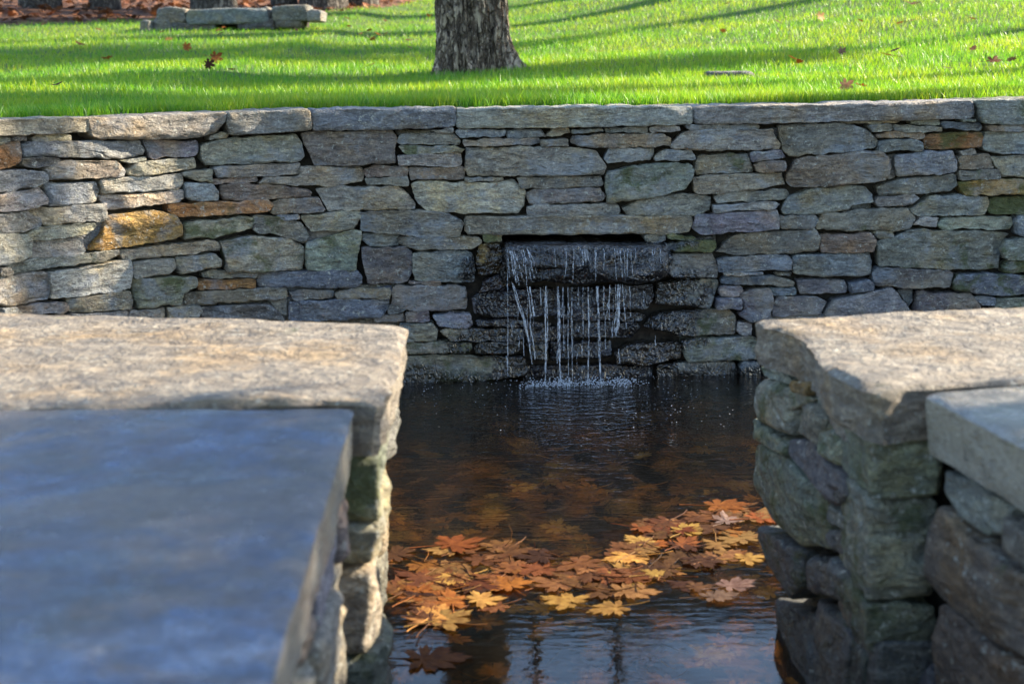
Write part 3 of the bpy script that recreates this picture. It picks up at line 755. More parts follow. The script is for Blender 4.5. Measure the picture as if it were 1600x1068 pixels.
# splash: droplets and broken foam where the streams land
V, T = [], []
def drop(c, r):
    n0 = len(V) 
    for d in ((1, 0, 0), (-1, 0, 0), (0, 1, 0), (0, -1, 0), (0, 0, 1), (0, 0, -1)): V.append(c + np.array(d) * r)
    for a in ((0, 2, 4), (2, 1, 4), (1, 3, 4), (3, 0, 4), (2, 0, 5), (1, 2, 5), (3, 1, 5), (0, 3, 5)): T.append(tuple(n0 + i for i in a))
for px in (849, 870, 884, 914, 933, 830, 958, 972):
    c = wpt(px, 591, .12)
    for k in range(120):
        a, rr = rng.uniform(0, 2 * math.pi), abs(rng.normal(0, .034))
        drop(np.array([c[0] + math.cos(a) * rr * 1.5, c[1] + math.sin(a) * rr, abs(rng.normal(0, .012))]), rng.uniform(.0008, .0028))
for k in range(260):
    p = on_z(rng.uniform(660, 1150), 592 + abs(rng.normal(0, 40)), .0)
    drop(np.array([p[0], p[1], rng.uniform(.001, .02)]), rng.uniform(.0008, .0017))
sp = mesh_obj('splash', np.array(V), T, M['foam'], fall); tag(sp, kind='stuff')
# glassy film sliding over the lip of the spout stone
gx = np.linspace(788, 1040, 120); V, F = [], []
for r_, (yy, oo) in enumerate(((377, .02), (380, .075), (383, .100), (388, .116), (396, .121), (408, .122))):
    for i_, xx in enumerate(gx):
        wob = float(fbm(np.array([[xx * .09, 0, 0]]), 3, 4)[0])
        V.append(wpt(xx, yy + (wob * 9 if r_ == 5 else wob * 2 if r_ > 2 else 0), oo + .004 * math.sin(xx * .7 + r_)))
n_ = len(gx)
for r_ in range(5):
    for i_ in range(n_ - 1): F.append((r_ * n_ + i_, r_ * n_ + i_ + 1, (r_ + 1) * n_ + i_ + 1, (r_ + 1) * n_ + i_))
mesh_obj('water_film', V, F, M['sheet'], fall)

# ------------------------------------------------------------------ pool: bed, water
pb = mesh_obj('pool_bed', [(-400, -400, -.30), (400, -400, -.30), (400, 6.5, -.30), (-400, 6.5, -.30)], [(0, 1, 2, 3)], M['floor'], smooth=False); tag(pb, kind='structure')
wt = mesh_obj('pool_water', [(-2.6, -1.5, 0), (4., -1.5, 0), (4., 5.7, 0), (-2.6, 5.7, 0)], [(0, 1, 2, 3)], M['water'], smooth=False); tag(wt, kind='structure')

# ------------------------------------------------------------------ near seat walls
HS = .66
def plan(pts, z=HS): return [tuple(on_z(px, py, z)[:2]) for px, py in pts]
def up_map(z):
    return lambda u, v, wd: np.stack([u, v, z + wd], -1)
def face_map(a, bb):
    a, bb = np.array(a, float), np.array(bb, float); d = (bb - a) / np.linalg.norm(bb - a); n = np.array([d[1], -d[0]])
    return lambda u, v, wd: np.stack([a[0] + d[0] * u + n[0] * wd, a[1] + d[1] * u + n[1] * wd, v], -1)
def on_face(px, py, a, bb):
    a, bb = np.array(a, float), np.array(bb, float); d = (bb - a) / np.linalg.norm(bb - a)
    r = ray(px, py)
    # a + d*u = r*t
    A = np.array([[d[0], -r[0]], [d[1], -r[1]]]); u, t = np.linalg.solve(A, -a)
    return u, CAM_Z + r[2] * t
def prism(name, pts, z0, z1, mt, parent):
    n = len(pts); V = [(x, y, z0) for x, y in pts] + [(x, y, z1) for x, y in pts]
    F = [(i, (i + 1) % n, n + (i + 1) % n, n + i) for i in range(n)] + [tuple(range(n - 1, -1, -1)), tuple(range(n, 2 * n))]
    return mesh_obj(name, V, F, mt, parent, smooth=False)
def slab(name, pts, ztop, thick, mt, parent, col, seed, **kw):
    args = dict(thick=thick, n=320, r=.006, rough=.006, seed=seed, facets=0, grow=0, jitter=.004, taper=.99, sides=6, cut=.05, side_rough=.010, freq=.6)
    args.update(kw)
    v, f = piece(pts, up_map(ztop), **args)
    return mesh_obj(name, v, f, mt, parent, col=col, sharp=30)

# right wall
CR = plan([(1180, 500), (1196, 508), (1232, 517), (1262, 531), (1274, 546), (1279, 562), (1300, 584), (1342, 605), (1371, 611), (1436, 604), (1640, 592)])
CR += [(CR[-1][0] + 1.2, CR[-1][1] + .1)]
far = plan([(1600, 478)])[0]
CR += [(far[0] + 1.5, far[1] + .42), far]
rw = empty('seat_wall', (1.0, 2.4, 0), 'mossy stone wall with pale coping on the right of the channel', 'stone wall', 'seat walls flanking the channel')
slab('coping_stone', CR, HS, .085, M['near_coping'], rw, (.265, .232, .18, .0), 41, jitter=.006, side_rough=.007, rough=.009, sides=10)
k1, k2 = plan([(1437, 607), (1600, 693)])
dv = (np.array(k2) - np.array(k1)) / np.linalg.norm(np.array(k2) - np.array(k1))
kn = np.array(k1) + dv * 1.75
far2 = np.array(CR[10]); 
SR = [tuple(kn), (kn[0] + 1.6, kn[1]), (CR[11][0], CR[11][1] - .012), (far2[0], far2[1] - .012), (k1[0] + .004, k1[1] - .004)]
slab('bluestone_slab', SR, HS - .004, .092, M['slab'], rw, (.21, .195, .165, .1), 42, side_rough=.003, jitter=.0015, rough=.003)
FrA, NrA = np.array(CR[0]) + (.045, -.03), np.array(CR[8]) + (.02, .03)
fa = face_map(FrA, NrA)
Z2 = (1150, 470, .5597)
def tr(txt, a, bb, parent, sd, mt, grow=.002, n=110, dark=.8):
    mp = face_map(a, bb)
    for i, item in enumerate(txt.replace('\n', '|').split('|')):
        tok = item.split(); code = tok[0]
        pts = [tuple(float(v) for v in t.split(',')) for t in tok[1:]]
        poly = [on_face(Z2[0] + x * Z2[2], Z2[1] + y * Z2[2], a, bb) for x, y in pts]
        v, f = piece(poly, mp, thick=.15, n=n, r=.007, rough=.012, seed=sd + i, depth=rng.uniform(-.006, .008), grow=grow, cut=.035, tilt=(rng.uniform(-.08, .08), rng.uniform(-.08, .08)))
        tc = tint(code, rng)
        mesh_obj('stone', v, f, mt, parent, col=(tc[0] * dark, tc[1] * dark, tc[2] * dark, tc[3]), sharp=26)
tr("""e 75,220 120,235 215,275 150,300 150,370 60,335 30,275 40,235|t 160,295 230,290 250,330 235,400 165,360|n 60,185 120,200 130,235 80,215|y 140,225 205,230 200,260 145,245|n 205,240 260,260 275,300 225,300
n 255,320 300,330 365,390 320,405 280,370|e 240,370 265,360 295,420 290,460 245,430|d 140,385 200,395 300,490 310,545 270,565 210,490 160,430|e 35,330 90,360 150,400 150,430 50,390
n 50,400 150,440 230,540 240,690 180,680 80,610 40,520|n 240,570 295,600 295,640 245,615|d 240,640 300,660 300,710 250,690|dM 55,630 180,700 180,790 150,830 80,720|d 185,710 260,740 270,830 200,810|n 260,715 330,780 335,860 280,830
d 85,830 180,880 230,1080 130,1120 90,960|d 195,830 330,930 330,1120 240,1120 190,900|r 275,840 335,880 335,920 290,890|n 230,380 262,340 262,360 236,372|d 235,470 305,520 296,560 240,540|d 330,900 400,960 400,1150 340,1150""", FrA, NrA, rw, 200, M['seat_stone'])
# quoins at the near end: blocks wrapping the corner
e0 = np.array(NrA) + (-.012, .0); e1 = np.array(k1) + (.015, .03)
def quoin(zlo, zhi, col, sd, inset=0.):
    a = e0 + (inset, 0); bq = np.array((e1[0] + .030, e0[1]))
    u, wd = bq[0] - a[0], .17
    mp = lambda U, V, W: np.stack([a[0] + U, a[1] - .03 + W * 1, V], -1)
    # front toward the viewer is -Y
    mp = lambda U, V, W: np.stack([a[0] + U, a[1] + .02 - W, V], -1)
    v, f = piece([(0, zlo), (u, zlo + .004), (u, zhi - .006), (u * .5, zhi), (0, zhi - .01)], mp, thick=.20, n=130, r=.008, rough=.018, seed=sd, taper=.99, sides=8, side_rough=.006, cut=.04, depth=rng.uniform(.0, .02))
    mesh_obj('stone', v, f, M['seat_stone'], rw, col=col, sharp=30)
for zl_, zh_, code, sd in ((.475, .572, 'n', 301), (.30, .470, 'n', 302), (.215, .296, 'm', 303), (.08, .21, 'd', 304), (-.12, .075, 'd', 305)):
    tc = tint(code, rng); quoin(zl_, zh_, (tc[0] * .74, tc[1] * .80, tc[2] * .72, .35), sd)
# wall under the bluestone slab
FrB, NrB = np.array(k1) + (.018, -.012), kn + (.018, 0)
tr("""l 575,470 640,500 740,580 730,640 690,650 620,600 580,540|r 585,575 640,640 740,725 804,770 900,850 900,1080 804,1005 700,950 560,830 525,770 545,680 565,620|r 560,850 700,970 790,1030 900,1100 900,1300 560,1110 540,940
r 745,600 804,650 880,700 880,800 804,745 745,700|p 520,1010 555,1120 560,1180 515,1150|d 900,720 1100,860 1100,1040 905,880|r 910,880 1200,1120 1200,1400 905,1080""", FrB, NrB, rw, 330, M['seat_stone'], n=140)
ri = [(FrA[0] + .10, FrA[1] - .02), (NrA[0] + .10, NrA[1] + .10), (k1[0] + .09, k1[1] + .1), (FrB[0] + .10, FrB[1] - .02), (NrB[0] + .12, NrB[1]), (NrB[0] + 1.4, NrB[1]), (far[0] + 1.3, far[1] + .2), (far[0], far[1] - .08)]
prism('wall_core', ri, -.5, HS - .09, M['core'], rw)
# pool-side face of the right wall
pa, pb_ = (far[0] + 1.35, far[1] + .34), (FrA[0] + .03, FrA[1] - .0)
L = math.hypot(pa[0] - pb_[0], pa[1] - pb_[1]); mp = face_map(pa, pb_)
for k, poly in enumerate(courses(0, L, -.15, HS - .09, rng, .09, .16)):
    v, f = piece(poly, mp, thick=.1, n=36, r=.016, rough=.012, seed=420 + k, depth=rng.uniform(-.01, .01) - .03)
    mesh_obj('stone', v, f, M['seat_stone'], rw, col=tint(rng.choice(list('ggndbe')), rng))

# left wall
CL = plan([(620, 507), (400, 500), (0, 487), (-260, 480)])
CL = [(CL[3][0] - 1.0, CL[3][1] + .1)] + CL[::-1] + plan([(634, 509), (634, 528), (629, 550), (622, 576), (612, 600), (599, 629), (520, 628), (300, 630), (0, 632), (-300, 634)])
CL += [(CL[-1][0] - .7, CL[-1][1])]
lw = empty('seat_wall', (-.8, 2.4, 0), 'sunlit stone wall topped by a blue grey slab at lower left', 'stone wall', 'seat walls flanking the channel')
slab('coping_stone', CL, HS, .085, M['near_coping'], lw, (.265, .232, .182, .0), 43, jitter=.005, side_rough=.006, rough=.008, sides=10)
l1, l2 = plan([(554, 633), (420, 1068)])
dl = (np.array(l2) - np.array(l1)) / np.linalg.norm(np.array(l2) - np.array(l1)); ln = np.array(l1) + dl * 1.6
lf = plan([(0, 635), (-300, 637)])
SL = [tuple(l1), lf[0], lf[1], (lf[1][0] - .7, lf[1][1]), (ln[0] - 2.0, ln[1]), tuple(ln)]
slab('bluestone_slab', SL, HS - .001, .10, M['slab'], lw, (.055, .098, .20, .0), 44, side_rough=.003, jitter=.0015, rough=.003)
la0, la1 = np.array(CL[-6]) + (-.03, 0.02), np.array(plan([(634, 509)])[0]) + (-.035, -.03)
la0 = np.array(plan([(599, 629)])[0]) + (-.012, .02)
mp0 = face_map(la0, la1); L = np.linalg.norm(la1 - la0)
def mp(u, v, wd): return mp0(u, v, wd - .026 * np.clip(1 - v / HS, 0, 1.3))
def cs(L, z0, z1, rnd, hs):
    res, z = [], z0
    for h in hs:
        s = 0
        while s < L - .02:
            q = min(rnd.uniform(.12, .34), L - s)
            if L - s - q < .07: q = L - s
            j = lambda: rnd.uniform(-.012, .012)
            res.append([(s + .004, z + .004), (s + q * .5, z + .003 + j() * .5), (s + q - .004, z + .004), (s + q - .004, z + h * .5), (s + q - .006, z + h - .006 + j() * .4), (s + q * .4, z + h - .004), (s + .008, z + h - .01 + j() * .4)])
            s += q
        z += h
    return res
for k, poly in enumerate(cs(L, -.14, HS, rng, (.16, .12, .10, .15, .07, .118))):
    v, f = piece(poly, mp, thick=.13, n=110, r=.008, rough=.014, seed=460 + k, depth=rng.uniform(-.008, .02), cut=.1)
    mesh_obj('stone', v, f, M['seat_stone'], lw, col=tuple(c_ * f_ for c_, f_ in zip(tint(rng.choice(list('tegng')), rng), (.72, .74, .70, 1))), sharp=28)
lb0, lb1 = ln + (-.03, 0), np.array(l1) + (-.022, -.02)
mp = face_map(lb0, lb1); L = np.linalg.norm(lb1 - lb0)
for k, poly in enumerate(cs(L, -.14, HS, rng, (.2, .14, .16, .10, .084))):
    v, f = piece(poly, mp, thick=.13, n=110, r=.008, rough=.014, seed=500 + k, depth=rng.uniform(-.008, .014), cut=.1)
    mesh_obj('stone', v, f, M['seat_stone'], lw, col=tint(rng.choice(list('rtpgr')), rng), sharp=28)
qa, qb = la1 + (-.02, .03), np.array((CL[1][0], CL[1][1] - .05))
mp = face_map(qa, qb); L = np.linalg.norm(qb - qa)
for k, poly in enumerate(courses(0, L, -.15, HS - .09, rng, .09, .16)):
    v, f = piece(poly, mp, thick=.1, n=36, r=.016, rough=.012, seed=540 + k, depth=rng.uniform(-.01, .01) - .03)
    mesh_obj('stone', v, f, M['seat_stone'], lw, col=tint(rng.choice(list('ggndbe')), rng))
li = [(la1[0] - .09, la1[1] - .08), (CL[1][0], CL[1][1] - .16), (lf[1][0] - .6, lf[1][1]), (ln[0] - 1.9, ln[1]), (ln[0] - .12, ln[1]), (lb1[0] - .1, lb1[1]), (la0[0] - .1, la0[1])]
prism('wall_core', li, -.5, HS - .09, M['core'], lw)
# ------------------------------------------------------------------ lawn and woodland floor
xs = np.concatenate([-np.geomspace(300, 9, 14), np.linspace(-8.5, 12, 90), np.geomspace(12.6, 300, 14)])
_e = [on_lawn(*c) for c in ((-300, 44), (0, 41), (240, 33), (420, 27), (600, 13), (700, -6))]
_e = [(p[0], p[1] - float(y_wall(p[0])) - .2) for p in _e]
print('lawn edge', _e)
def q_edge(x): return np.interp(x, [p[0] for p in _e] + [4, 60], [p[1] for p in _e] + [30, 34])
def sheet(name, rows, mt):
    V, F = [], []
    n = len(xs)
    for q in rows:
        qv = q(xs); y = y_wall(xs) + .2 + qv
        V.append(np.stack([xs, y, lawn_z(xs, y)], -1))
    for r in range(len(rows) - 1):
        for i in range(n - 1): F.append((r * n + i, r * n + i + 1, (r + 1) * n + i + 1, (r + 1) * n + i))
    o = mesh_obj(name, np.vstack(V), F, mt); tag(o, kind='structure'); return o
fr = np.linspace(0, 1, 46) ** 1.5
sheet('lawn', [(lambda x, f=f: f * q_edge(x)) for f in fr], M['lawn'])
fr2 = np.linspace(0, 1, 22) ** 2.2
sheet('woodland_floor', [(lambda x, f=f: q_edge(x) + f * (320 - q_edge(x))) for f in fr2], M['litter'])

# grass blades
N = 450000
u = rng.random(N)
q = 24 * (u ** 1.9)
fx = rng.uniform(-1, 1, N)
# lateral spread follows the widening ground in view
yy0 = 5.3 + q
x = .05 + fx * (.46 * yy0 + .35)
y = y_wall(x) + .27 + q + rng.uniform(0, .12, N)
keep = (q < q_edge(x) - .05) & (y > y_wall(x) + .26)
x, y, q = x[keep], y[keep], q[keep]; N = len(x)
z = lawn_z(x, y)
tuft = vnoise(np.column_stack([x * 2.1, y * 2.1, x * 0]), 3)
hgt = rng.uniform(.026, .054, N) * (1 + .25 * tuft) * np.where(q < .25, 1.25, 1.0) * np.where(rng.random(N) < .02, 1.6, 1)
wd = rng.uniform(.0010, .0017, N) * (1 + q * .06)
ang = rng.uniform(0, 2 * math.pi, N); la = rng.uniform(0, 2 * math.pi, N)
lean = rng.uniform(.15, .75, N) * hgt
dx, dy = np.cos(ang) * wd, np.sin(ang) * wd
lx, ly = np.cos(la) * lean, np.sin(la) * lean
B = np.stack([x, y, z - .004], -1)
v = np.empty((N, 5, 3))
v[:, 0] = B + np.stack([-dx, -dy, 0 * x], -1); v[:, 1] = B + np.stack([dx, dy, 0 * x], -1)
mid = B + np.stack([lx * .35, ly * .35, hgt * .58], -1)
v[:, 2] = mid + np.stack([dx * .8, dy * .8, 0 * x], -1); v[:, 3] = mid + np.stack([-dx * .8, -dy * .8, 0 * x], -1)
v[:, 4] = B + np.stack([lx, ly, hgt], -1)
base = np.arange(N)[:, None] * 5
tris = np.concatenate([base + np.array([0, 1, 2]), base + np.array([0, 2, 3]), base + np.array([3, 2, 4])], 1).reshape(-1, 3)
g = big_mesh('grass', v.reshape(-1, 3), tris, M['grass']); tag(g, 'bright green mown grass covering the lawn above the wall', 'grass', kind='stuff')

# ------------------------------------------------------------------ leaves
def leaf_mesh(name, seed, kind='maple', curl=.2, stem_up=False, flat=.3):
    r_ = np.random.default_rng(seed)
    pts = []
    if kind == 'maple':
        lobes = [(-128, .55), (-72, .82), (-28, .80), (18, 1.05), (64, .84), (112, .78), (160, .52)]
        lobes = [(-140, .50), (-95, .80), (-46, .86), (0, 1.08), (46, .88), (95, .78), (140, .52)]
    else:
        lobes = [(-125, .55), (-75, .74), (-35, .82), (0, 1.15), (35, .85), (75, .72), (125, .55)]
    if kind == 'oval': lobes = [(-140, .42), (-95, .46), (-46, .62), (0, 1.2), (46, .60), (95, .44), (140, .40)]
    if kind == 'torn': lobes = [(-140, .50), (-95, .36), (-46, .66), (0, .98), (46, .50), (95, .80), (140, .38)]
    lobes = [(a + r_.uniform(-6, 6), l * r_.uniform(.88, 1.1)) for a, l in lobes]
    for i, (a, l) in enumerate(lobes):
        for da, f in ((-17, .70), (-11, .86), (-8, .78), (0, 1.), (8, .79), (12, .86), (17, .68)):
            pts.append((a + da, l * f * r_.uniform(.93, 1.07)))
        if i < len(lobes) - 1: pts.append(((a + lobes[i + 1][0]) / 2, min(l, lobes[i + 1][1]) * (.30 if kind == 'oak' else .95 if kind == 'oval' else .46)))
    pts.append((180, .16))
    pts.sort()
    V = [(0, 0, 0)]
    n = len(pts)
    for fr_ in (.5, 1.):
        for a, l in pts:
            a_ = math.radians(a); rr = l * fr_ * (1 if fr_ == 1 else .9)
            V.append((math.cos(a_) * rr, math.sin(a_) * rr, 0))
    V = np.array(V)
    rad = np.hypot(V[:, 0], V[:, 1])
    V[:, 2] = curl * rad ** 2 * (.35 + .65 * np.sin(np.arctan2(V[:, 1], V[:, 0]) * 2 + seed)) + .09 * fbm(V * 2.5 + seed, 2, seed) + curl * .25 * rad ** 2
    V[:, 2] = (V[:, 2] - V[:, 2].min() * .6) * flat
    F = [(0, 1 + i, 1 + (i + 1) % n) for i in range(n)] + [(1 + i, 1 + n + i, 1 + n + (i + 1) % n, 1 + (i + 1) % n) for i in range(n)]
    V = V.tolist()
    # petiole
    path = [(-.05, 0, .02), (-.45, .03, .03), (-.8, .08, .05), (-1.1, .05, .08)] if not stem_up else [(-.05, 0, .02), (-.25, .02, .25), (-.32, .06, .6), (-.22, .12, .85)]
    for p in path:
        n0 = len(V)
        for k in range(4):
            a_ = k * math.pi / 2
            V.append((p[0] + (.018 * math.cos(a_) if stem_up else 0), p[1] + .018 * math.sin(a_), p[2] + (0 if stem_up else .018 * math.cos(a_))))
        if p is not path[0]:
            for k in range(4): F.append((n0 - 4 + k, n0 - 4 + (k + 1) % 4, n0 + (k + 1) % 4, n0 + k))
    me = bpy.data.meshes.new(name); me.from_pydata(V, [], F); me.materials.append(M['leaf'])
    me.polygons.foreach_set('use_smooth', np.ones(len(me.polygons), bool)); me.update()
    return me
LM = [leaf_mesh('leaf', 1, 'maple', .04), leaf_mesh('leaf', 2, 'oak', .07), leaf_mesh('leaf', 3, 'maple', .10), leaf_mesh('leaf', 4, 'oak', .03), leaf_mesh('leaf', 7, 'oval', .12), leaf_mesh('leaf', 8, 'torn', .09), leaf_mesh('leaf', 5, 'maple', .45, flat=.8), leaf_mesh('leaf', 6, 'maple', .12, True, .4)]
LC = {'o': (.42, .155, .030), 'b': (.27, .115, .038), 'y': (.60, .37, .10), 't': (.38, .20, .07), 'r': (.33, .105, .03), 'p': (.46, .30, .25), 'd': (.13, .055, .022)}
def leaf(name, loc, size, code, label, cat, group=None, rz=None, tilt=.1, me=None):
    o = bpy.data.objects.new(name, me or LM[rng.integers(0, 6)])
    COL.objects.link(o)
    size = size * (1.15 if name == 'floating_leaf' else .8)
    o.location = loc; o.scale = (size, size, size)
    o.rotation_euler = (rng.uniform(-tilt, tilt), rng.uniform(-tilt, tilt), rng.uniform(0, 6.28) if rz is None else rz)
    c = np.array(LC[code]) * rng.uniform(.28, .72) * (1 + rng.uniform(-.1, .1, 3))
    o.color = (*np.clip(c, 0, 1), 1)
    return tag(o, label, cat, group)
# leaves afloat, the striking ones first
for (px, py, sz, code, mi, rz, label) in [
    (690, 968, .072, 'y', 0, .6, 'large yellow leaf floating nearest the lower left seat wall'),
    (890, 940, .066, 'y', 0, 2.5, 'broad golden leaf floating at the near edge of the leaf raft'),
    (963, 948, .060, 'y', 3, 3.4, 'golden leaf overlapping the broad one at the near edge of the raft'),
    (748, 936, .058, 'y', 2, .2, 'yellow leaf with upturned edges floating left of the two golden ones'),
    (1070, 830, .062, 'y', 1, 1.0, 'yellow tan leaf floating in the far right part of the raft'),
    (1005, 846, .056, 'y', 3, 2.2, 'pale yellow leaf floating left of the yellow tan leaf'),
    (1165, 872, .050, 'y', 0, .3, 'yellow leaf floating against the right seat wall'),
    (1120, 790, .080, 'o', 1, .1, 'long orange leaf at the far end of the raft by the right wall'),
    (1135, 815, .050, 'p', 4, .9, 'curled pale pink leaf standing up near the right wall'),
    (705, 850, .085, 'o', 2, .4, 'big orange leaf at the far left of the floating raft'),
    (787, 853, .060, 'b', 5, 2.9, 'brown leaf whose stem stands up from the water at left'),
    (1112, 932, .058, 'p', 3, .2, 'dull mauve leaf floating alone in the lower right of the raft'),
    (1140, 915, .060, 'p', 1, .5, 'grey mauve leaf just behind the dull mauve one'),
    (988, 905, .062, 'o', 2, 1.8, 'crumpled orange leaf near the middle right of the raft'),
    (650, 930, .075, 'o', 0, 1.1, 'orange leaf touching the left seat wall'),
    (660, 1030, .085, 'o', 3, .1, 'orange leaf drifting below the raft at the left wall')]:
    p = on_z(px, py, .004)
    leaf('floating_leaf', p, sz, code, label, 'leaf', 'leaves floating on the pool', rz, .05, LM[mi + 2 if mi > 3 else mi])
zones = [((640, 800), (850, 905), 16), ((620, 760), (890, 950), 18), ((760, 1010), (862, 930), 40), ((950, 1180), (795, 900), 42), ((1040, 1190), (782, 815), 9), ((900, 1090), (885, 925), 14), ((605, 700), (860, 985), 26), ((640, 780), (900, 985), 16)]
CW = {'o': 'orange', 'b': 'brown', 't': 'tan', 'r': 'rust red', 'y': 'dull yellow', 'd': 'dark brown', 'p': 'pinkish'}
for (xa, xb), (ya, yb), n in zones:
    for k in range(n):
        px, py = rng.uniform(xa, xb), rng.uniform(ya, yb)
        if (px > 1120 and py > 880) or (py > 950 and px > 720): continue
        p = on_z(px, py, .004 * rng.random() if rng.random() < .6 else -.004 - .02 * rng.random())
        code = rng.choice(list('oobbbbbtttrydd'))
        sz_ = rng.uniform(.042, .084)
        leaf('floating_leaf', p, sz_, code, '%s %s leaf %s, in the %s row of the raft' % ('small' if sz_ < .055 else 'mid sized' if sz_ < .07 else 'large', CW[code],
             'by the left wall' if px < 690 else 'left of centre' if px < 800 else 'below the waterfall' if px < 930 else 'right of centre' if px < 1060 else 'by the right wall',
             'farthest' if py < 830 else 'second' if py < 870 else 'third' if py < 910 else 'nearest'), 'leaf', 'leaves floating on the pool', None, .035)
# leaves sunk to the bed, uncountable
V, T = [], []
mm = LM[0:4]; data = []
for me in mm:
    me.calc_loop_triangles()
    co = np.empty(len(me.vertices) * 3); me.vertices.foreach_get('co', co)
    tr_ = np.empty(len(me.loop_triangles) * 3, np.int32); me.loop_triangles.foreach_get('vertices', tr_)
    data.append((co.reshape(-1, 3), tr_.reshape(-1, 3)))
off = 0
for k in range(1150):
    c, t = data[rng.integers(0, 4)]
    s = rng.uniform(.05, .085); a = rng.uniform(0, 6.28); tl = rng.uniform(-.35, .35)
    R_ = np.array([[math.cos(a), -math.sin(a), 0], [math.sin(a), math.cos(a), 0], [0, 0, 1]]) @ np.array([[1, 0, 0], [0, math.cos(tl), -math.sin(tl)], [0, math.sin(tl), math.cos(tl)]])
    yb_ = rng.uniform(1.2, 5.25)
    pos = np.array([rng.uniform(-1.1, 1.5), yb_, -.27 + rng.uniform(0, .10) * (rng.random() ** 2)])
    V.append((c * s) @ R_.T + pos); T.append(t + off); off += len(c)
sk = big_mesh('sunken_leaves', np.vstack(V), np.vstack(T), M['sunk'], True); tag(sk, 'dark brown sunken leaves covering the bed of the pool', 'leaf litter', kind='stuff')
V, T, off = [], [], 0
for k in range(2600):
    c, t = data[rng.integers(0, 4)]
    xx = rng.uniform(-12, 1.5); qe = float(q_edge(xx)); yy = float(y_wall(xx)) + .2 + qe + abs(rng.normal(0, 3.2)) + .1
    a = rng.uniform(0, 6.28); tl = rng.uniform(-.8, .8); s = rng.uniform(.06, .11)
    R_ = np.array([[math.cos(a), -math.sin(a), 0], [math.sin(a), math.cos(a), 0], [0, 0, 1]]) @ np.array([[1, 0, 0], [0, math.cos(tl), -math.sin(tl)], [0, math.sin(tl), math.cos(tl)]])
    V.append((c * s) @ R_.T + np.array([xx, yy, float(lawn_z(xx, yy)) + .03])); T.append(t + off); off += len(c)
wl = big_mesh('leaf_litter', np.vstack(V), np.vstack(T), M['litterleaf'], True); tag(wl, 'brown fallen leaves carpeting the wood floor beyond the lawn', 'leaf litter', kind='stuff')
# leaves on the lawn
for (px, py, sz, code, label) in [(1318, 152, .062, 'p', 'pinkish leaf standing on the coping edge at right'), (1345, 151, .05, 'r', 'reddish leaf next to the pinkish one on the coping edge'), (1313, 92, .05, 'p', 'small pale leaf upright in the grass right of the trunk'),
                                (1280, 36, .09, 'y', 'pale folded leaf upright in the upper right grass'), (1425, 15, .12, 'b', 'brown leaf at the top right of the lawn'), (1550, 110, .075, 'b', 'brown leaf lying at the right edge of the lawn'),
                                (168, 101, .085, 'o', 'orange leaf in the sunlit grass at far left'), (335, 101, .09, 'o', 'orange leaf standing in grass in the middle left of the lawn'), (125, 76, .09, 'b', 'brown leaf lying in the shade at left of the lawn'), (290, 82, .08, 'o', 'flat orange leaf behind the standing orange one'),
                                (325, 112, .07, 'd', 'flat brown leaf in front of the standing orange one'), (88, 148, .05, 'd', 'brown leaf close to the wall at far left')]:
    p = on_lawn(px, py); up = 'standing' in label or 'upright' in label
    o = leaf('fallen_leaf', p + (0, 0, .045), sz, code, label, 'leaf', 'leaves fallen on the lawn', None, .35, LM[6])
    if up: o.rotation_euler = (1.1, .2, rng.uniform(-.6, .6))
for k in range(78):
    px = rng.uniform(0, 680) if k < 62 else rng.uniform(820, 1590)
    py = rng.uniform(12, 70) if k < 55 else rng.uniform(8, 120)
    p = on_lawn(px, py)
    if p[1] > y_wall(p[0]) + q_edge(p[0]): continue
    code = rng.choice(list('bbbttpo'))
    where = 'right of the tree' if px > 745 else 'beside the spring box' if 200 < px < 520 and py < 60 else 'between spring box and tree' if px >= 520 else 'at the left'
    leaf('fallen_leaf', p + (0, 0, .045), rng.uniform(.045, .08), code, 'small %s leaf on the %s lawn %s' % (CW[code], 'far' if py < 50 else 'middle', where), 'leaf', 'leaves scattered over the lawn', None, .5)

# ------------------------------------------------------------------ trees
def tube(path, radii, k, V, F, noise=0., seed=0):
    path = np.array(path, float); n0 = len(V)
    prev = None
    for i in range(len(path)):
        d = path[min(i + 1, len(path) - 1)] - path[max(i - 1, 0)]; d /= np.linalg.norm(d) + 1e-9
        ref = np.array([1., 0, 0]) if abs(d[0]) < .8 else np.array([0, 1., 0])
        if prev is not None: ref = prev
        a = ref - d * (ref @ d); a /= np.linalg.norm(a); prev = a
        bb = np.cross(d, a)
        for j in range(k):
            t = 2 * math.pi * j / k
            V.append(path[i] + (a * math.cos(t) + bb * math.sin(t)) * radii[i])
    for i in range(len(path) - 1):
        for j in range(k): F.append((n0 + i * k + j, n0 + i * k + (j + 1) % k, n0 + (i + 1) * k + (j + 1) % k, n0 + (i + 1) * k + j))
def branches(rnd, base, d, L, r, depth, V, F, tips):
    n = 5; path = [base]; p = base.copy(); dd = d.copy()
    for i in range(n):
        dd = dd + rnd.normal(0, .13, 3) + np.array([0, 0, .05]); dd /= np.linalg.norm(dd); p = p + dd * L / n; path.append(p)
    rad = np.linspace(r, r * .45, n + 1)
    tube(path, rad, 7 if depth > 2 else 5 if depth > 1 else 3, V, F)
    if depth <= 0: tips.append(p); return
    for k in range(rnd.integers(2, 5) if depth > 1 else rnd.integers(3, 6)):
        i = rnd.integers(2, n + 1); ax = rnd.normal(0, 1, 3); side = np.cross(dd, ax); side /= np.linalg.norm(side)
        nd = dd * rnd.uniform(.45, .8) + side * rnd.uniform(.5, .9); nd /= np.linalg.norm(nd)
        branches(rnd, path[i], nd, L * rnd.uniform(.5, .72), rad[i] * rnd.uniform(.45, .65), depth - 1, V, F, tips)
        if depth == 1: tips.append(path[i])
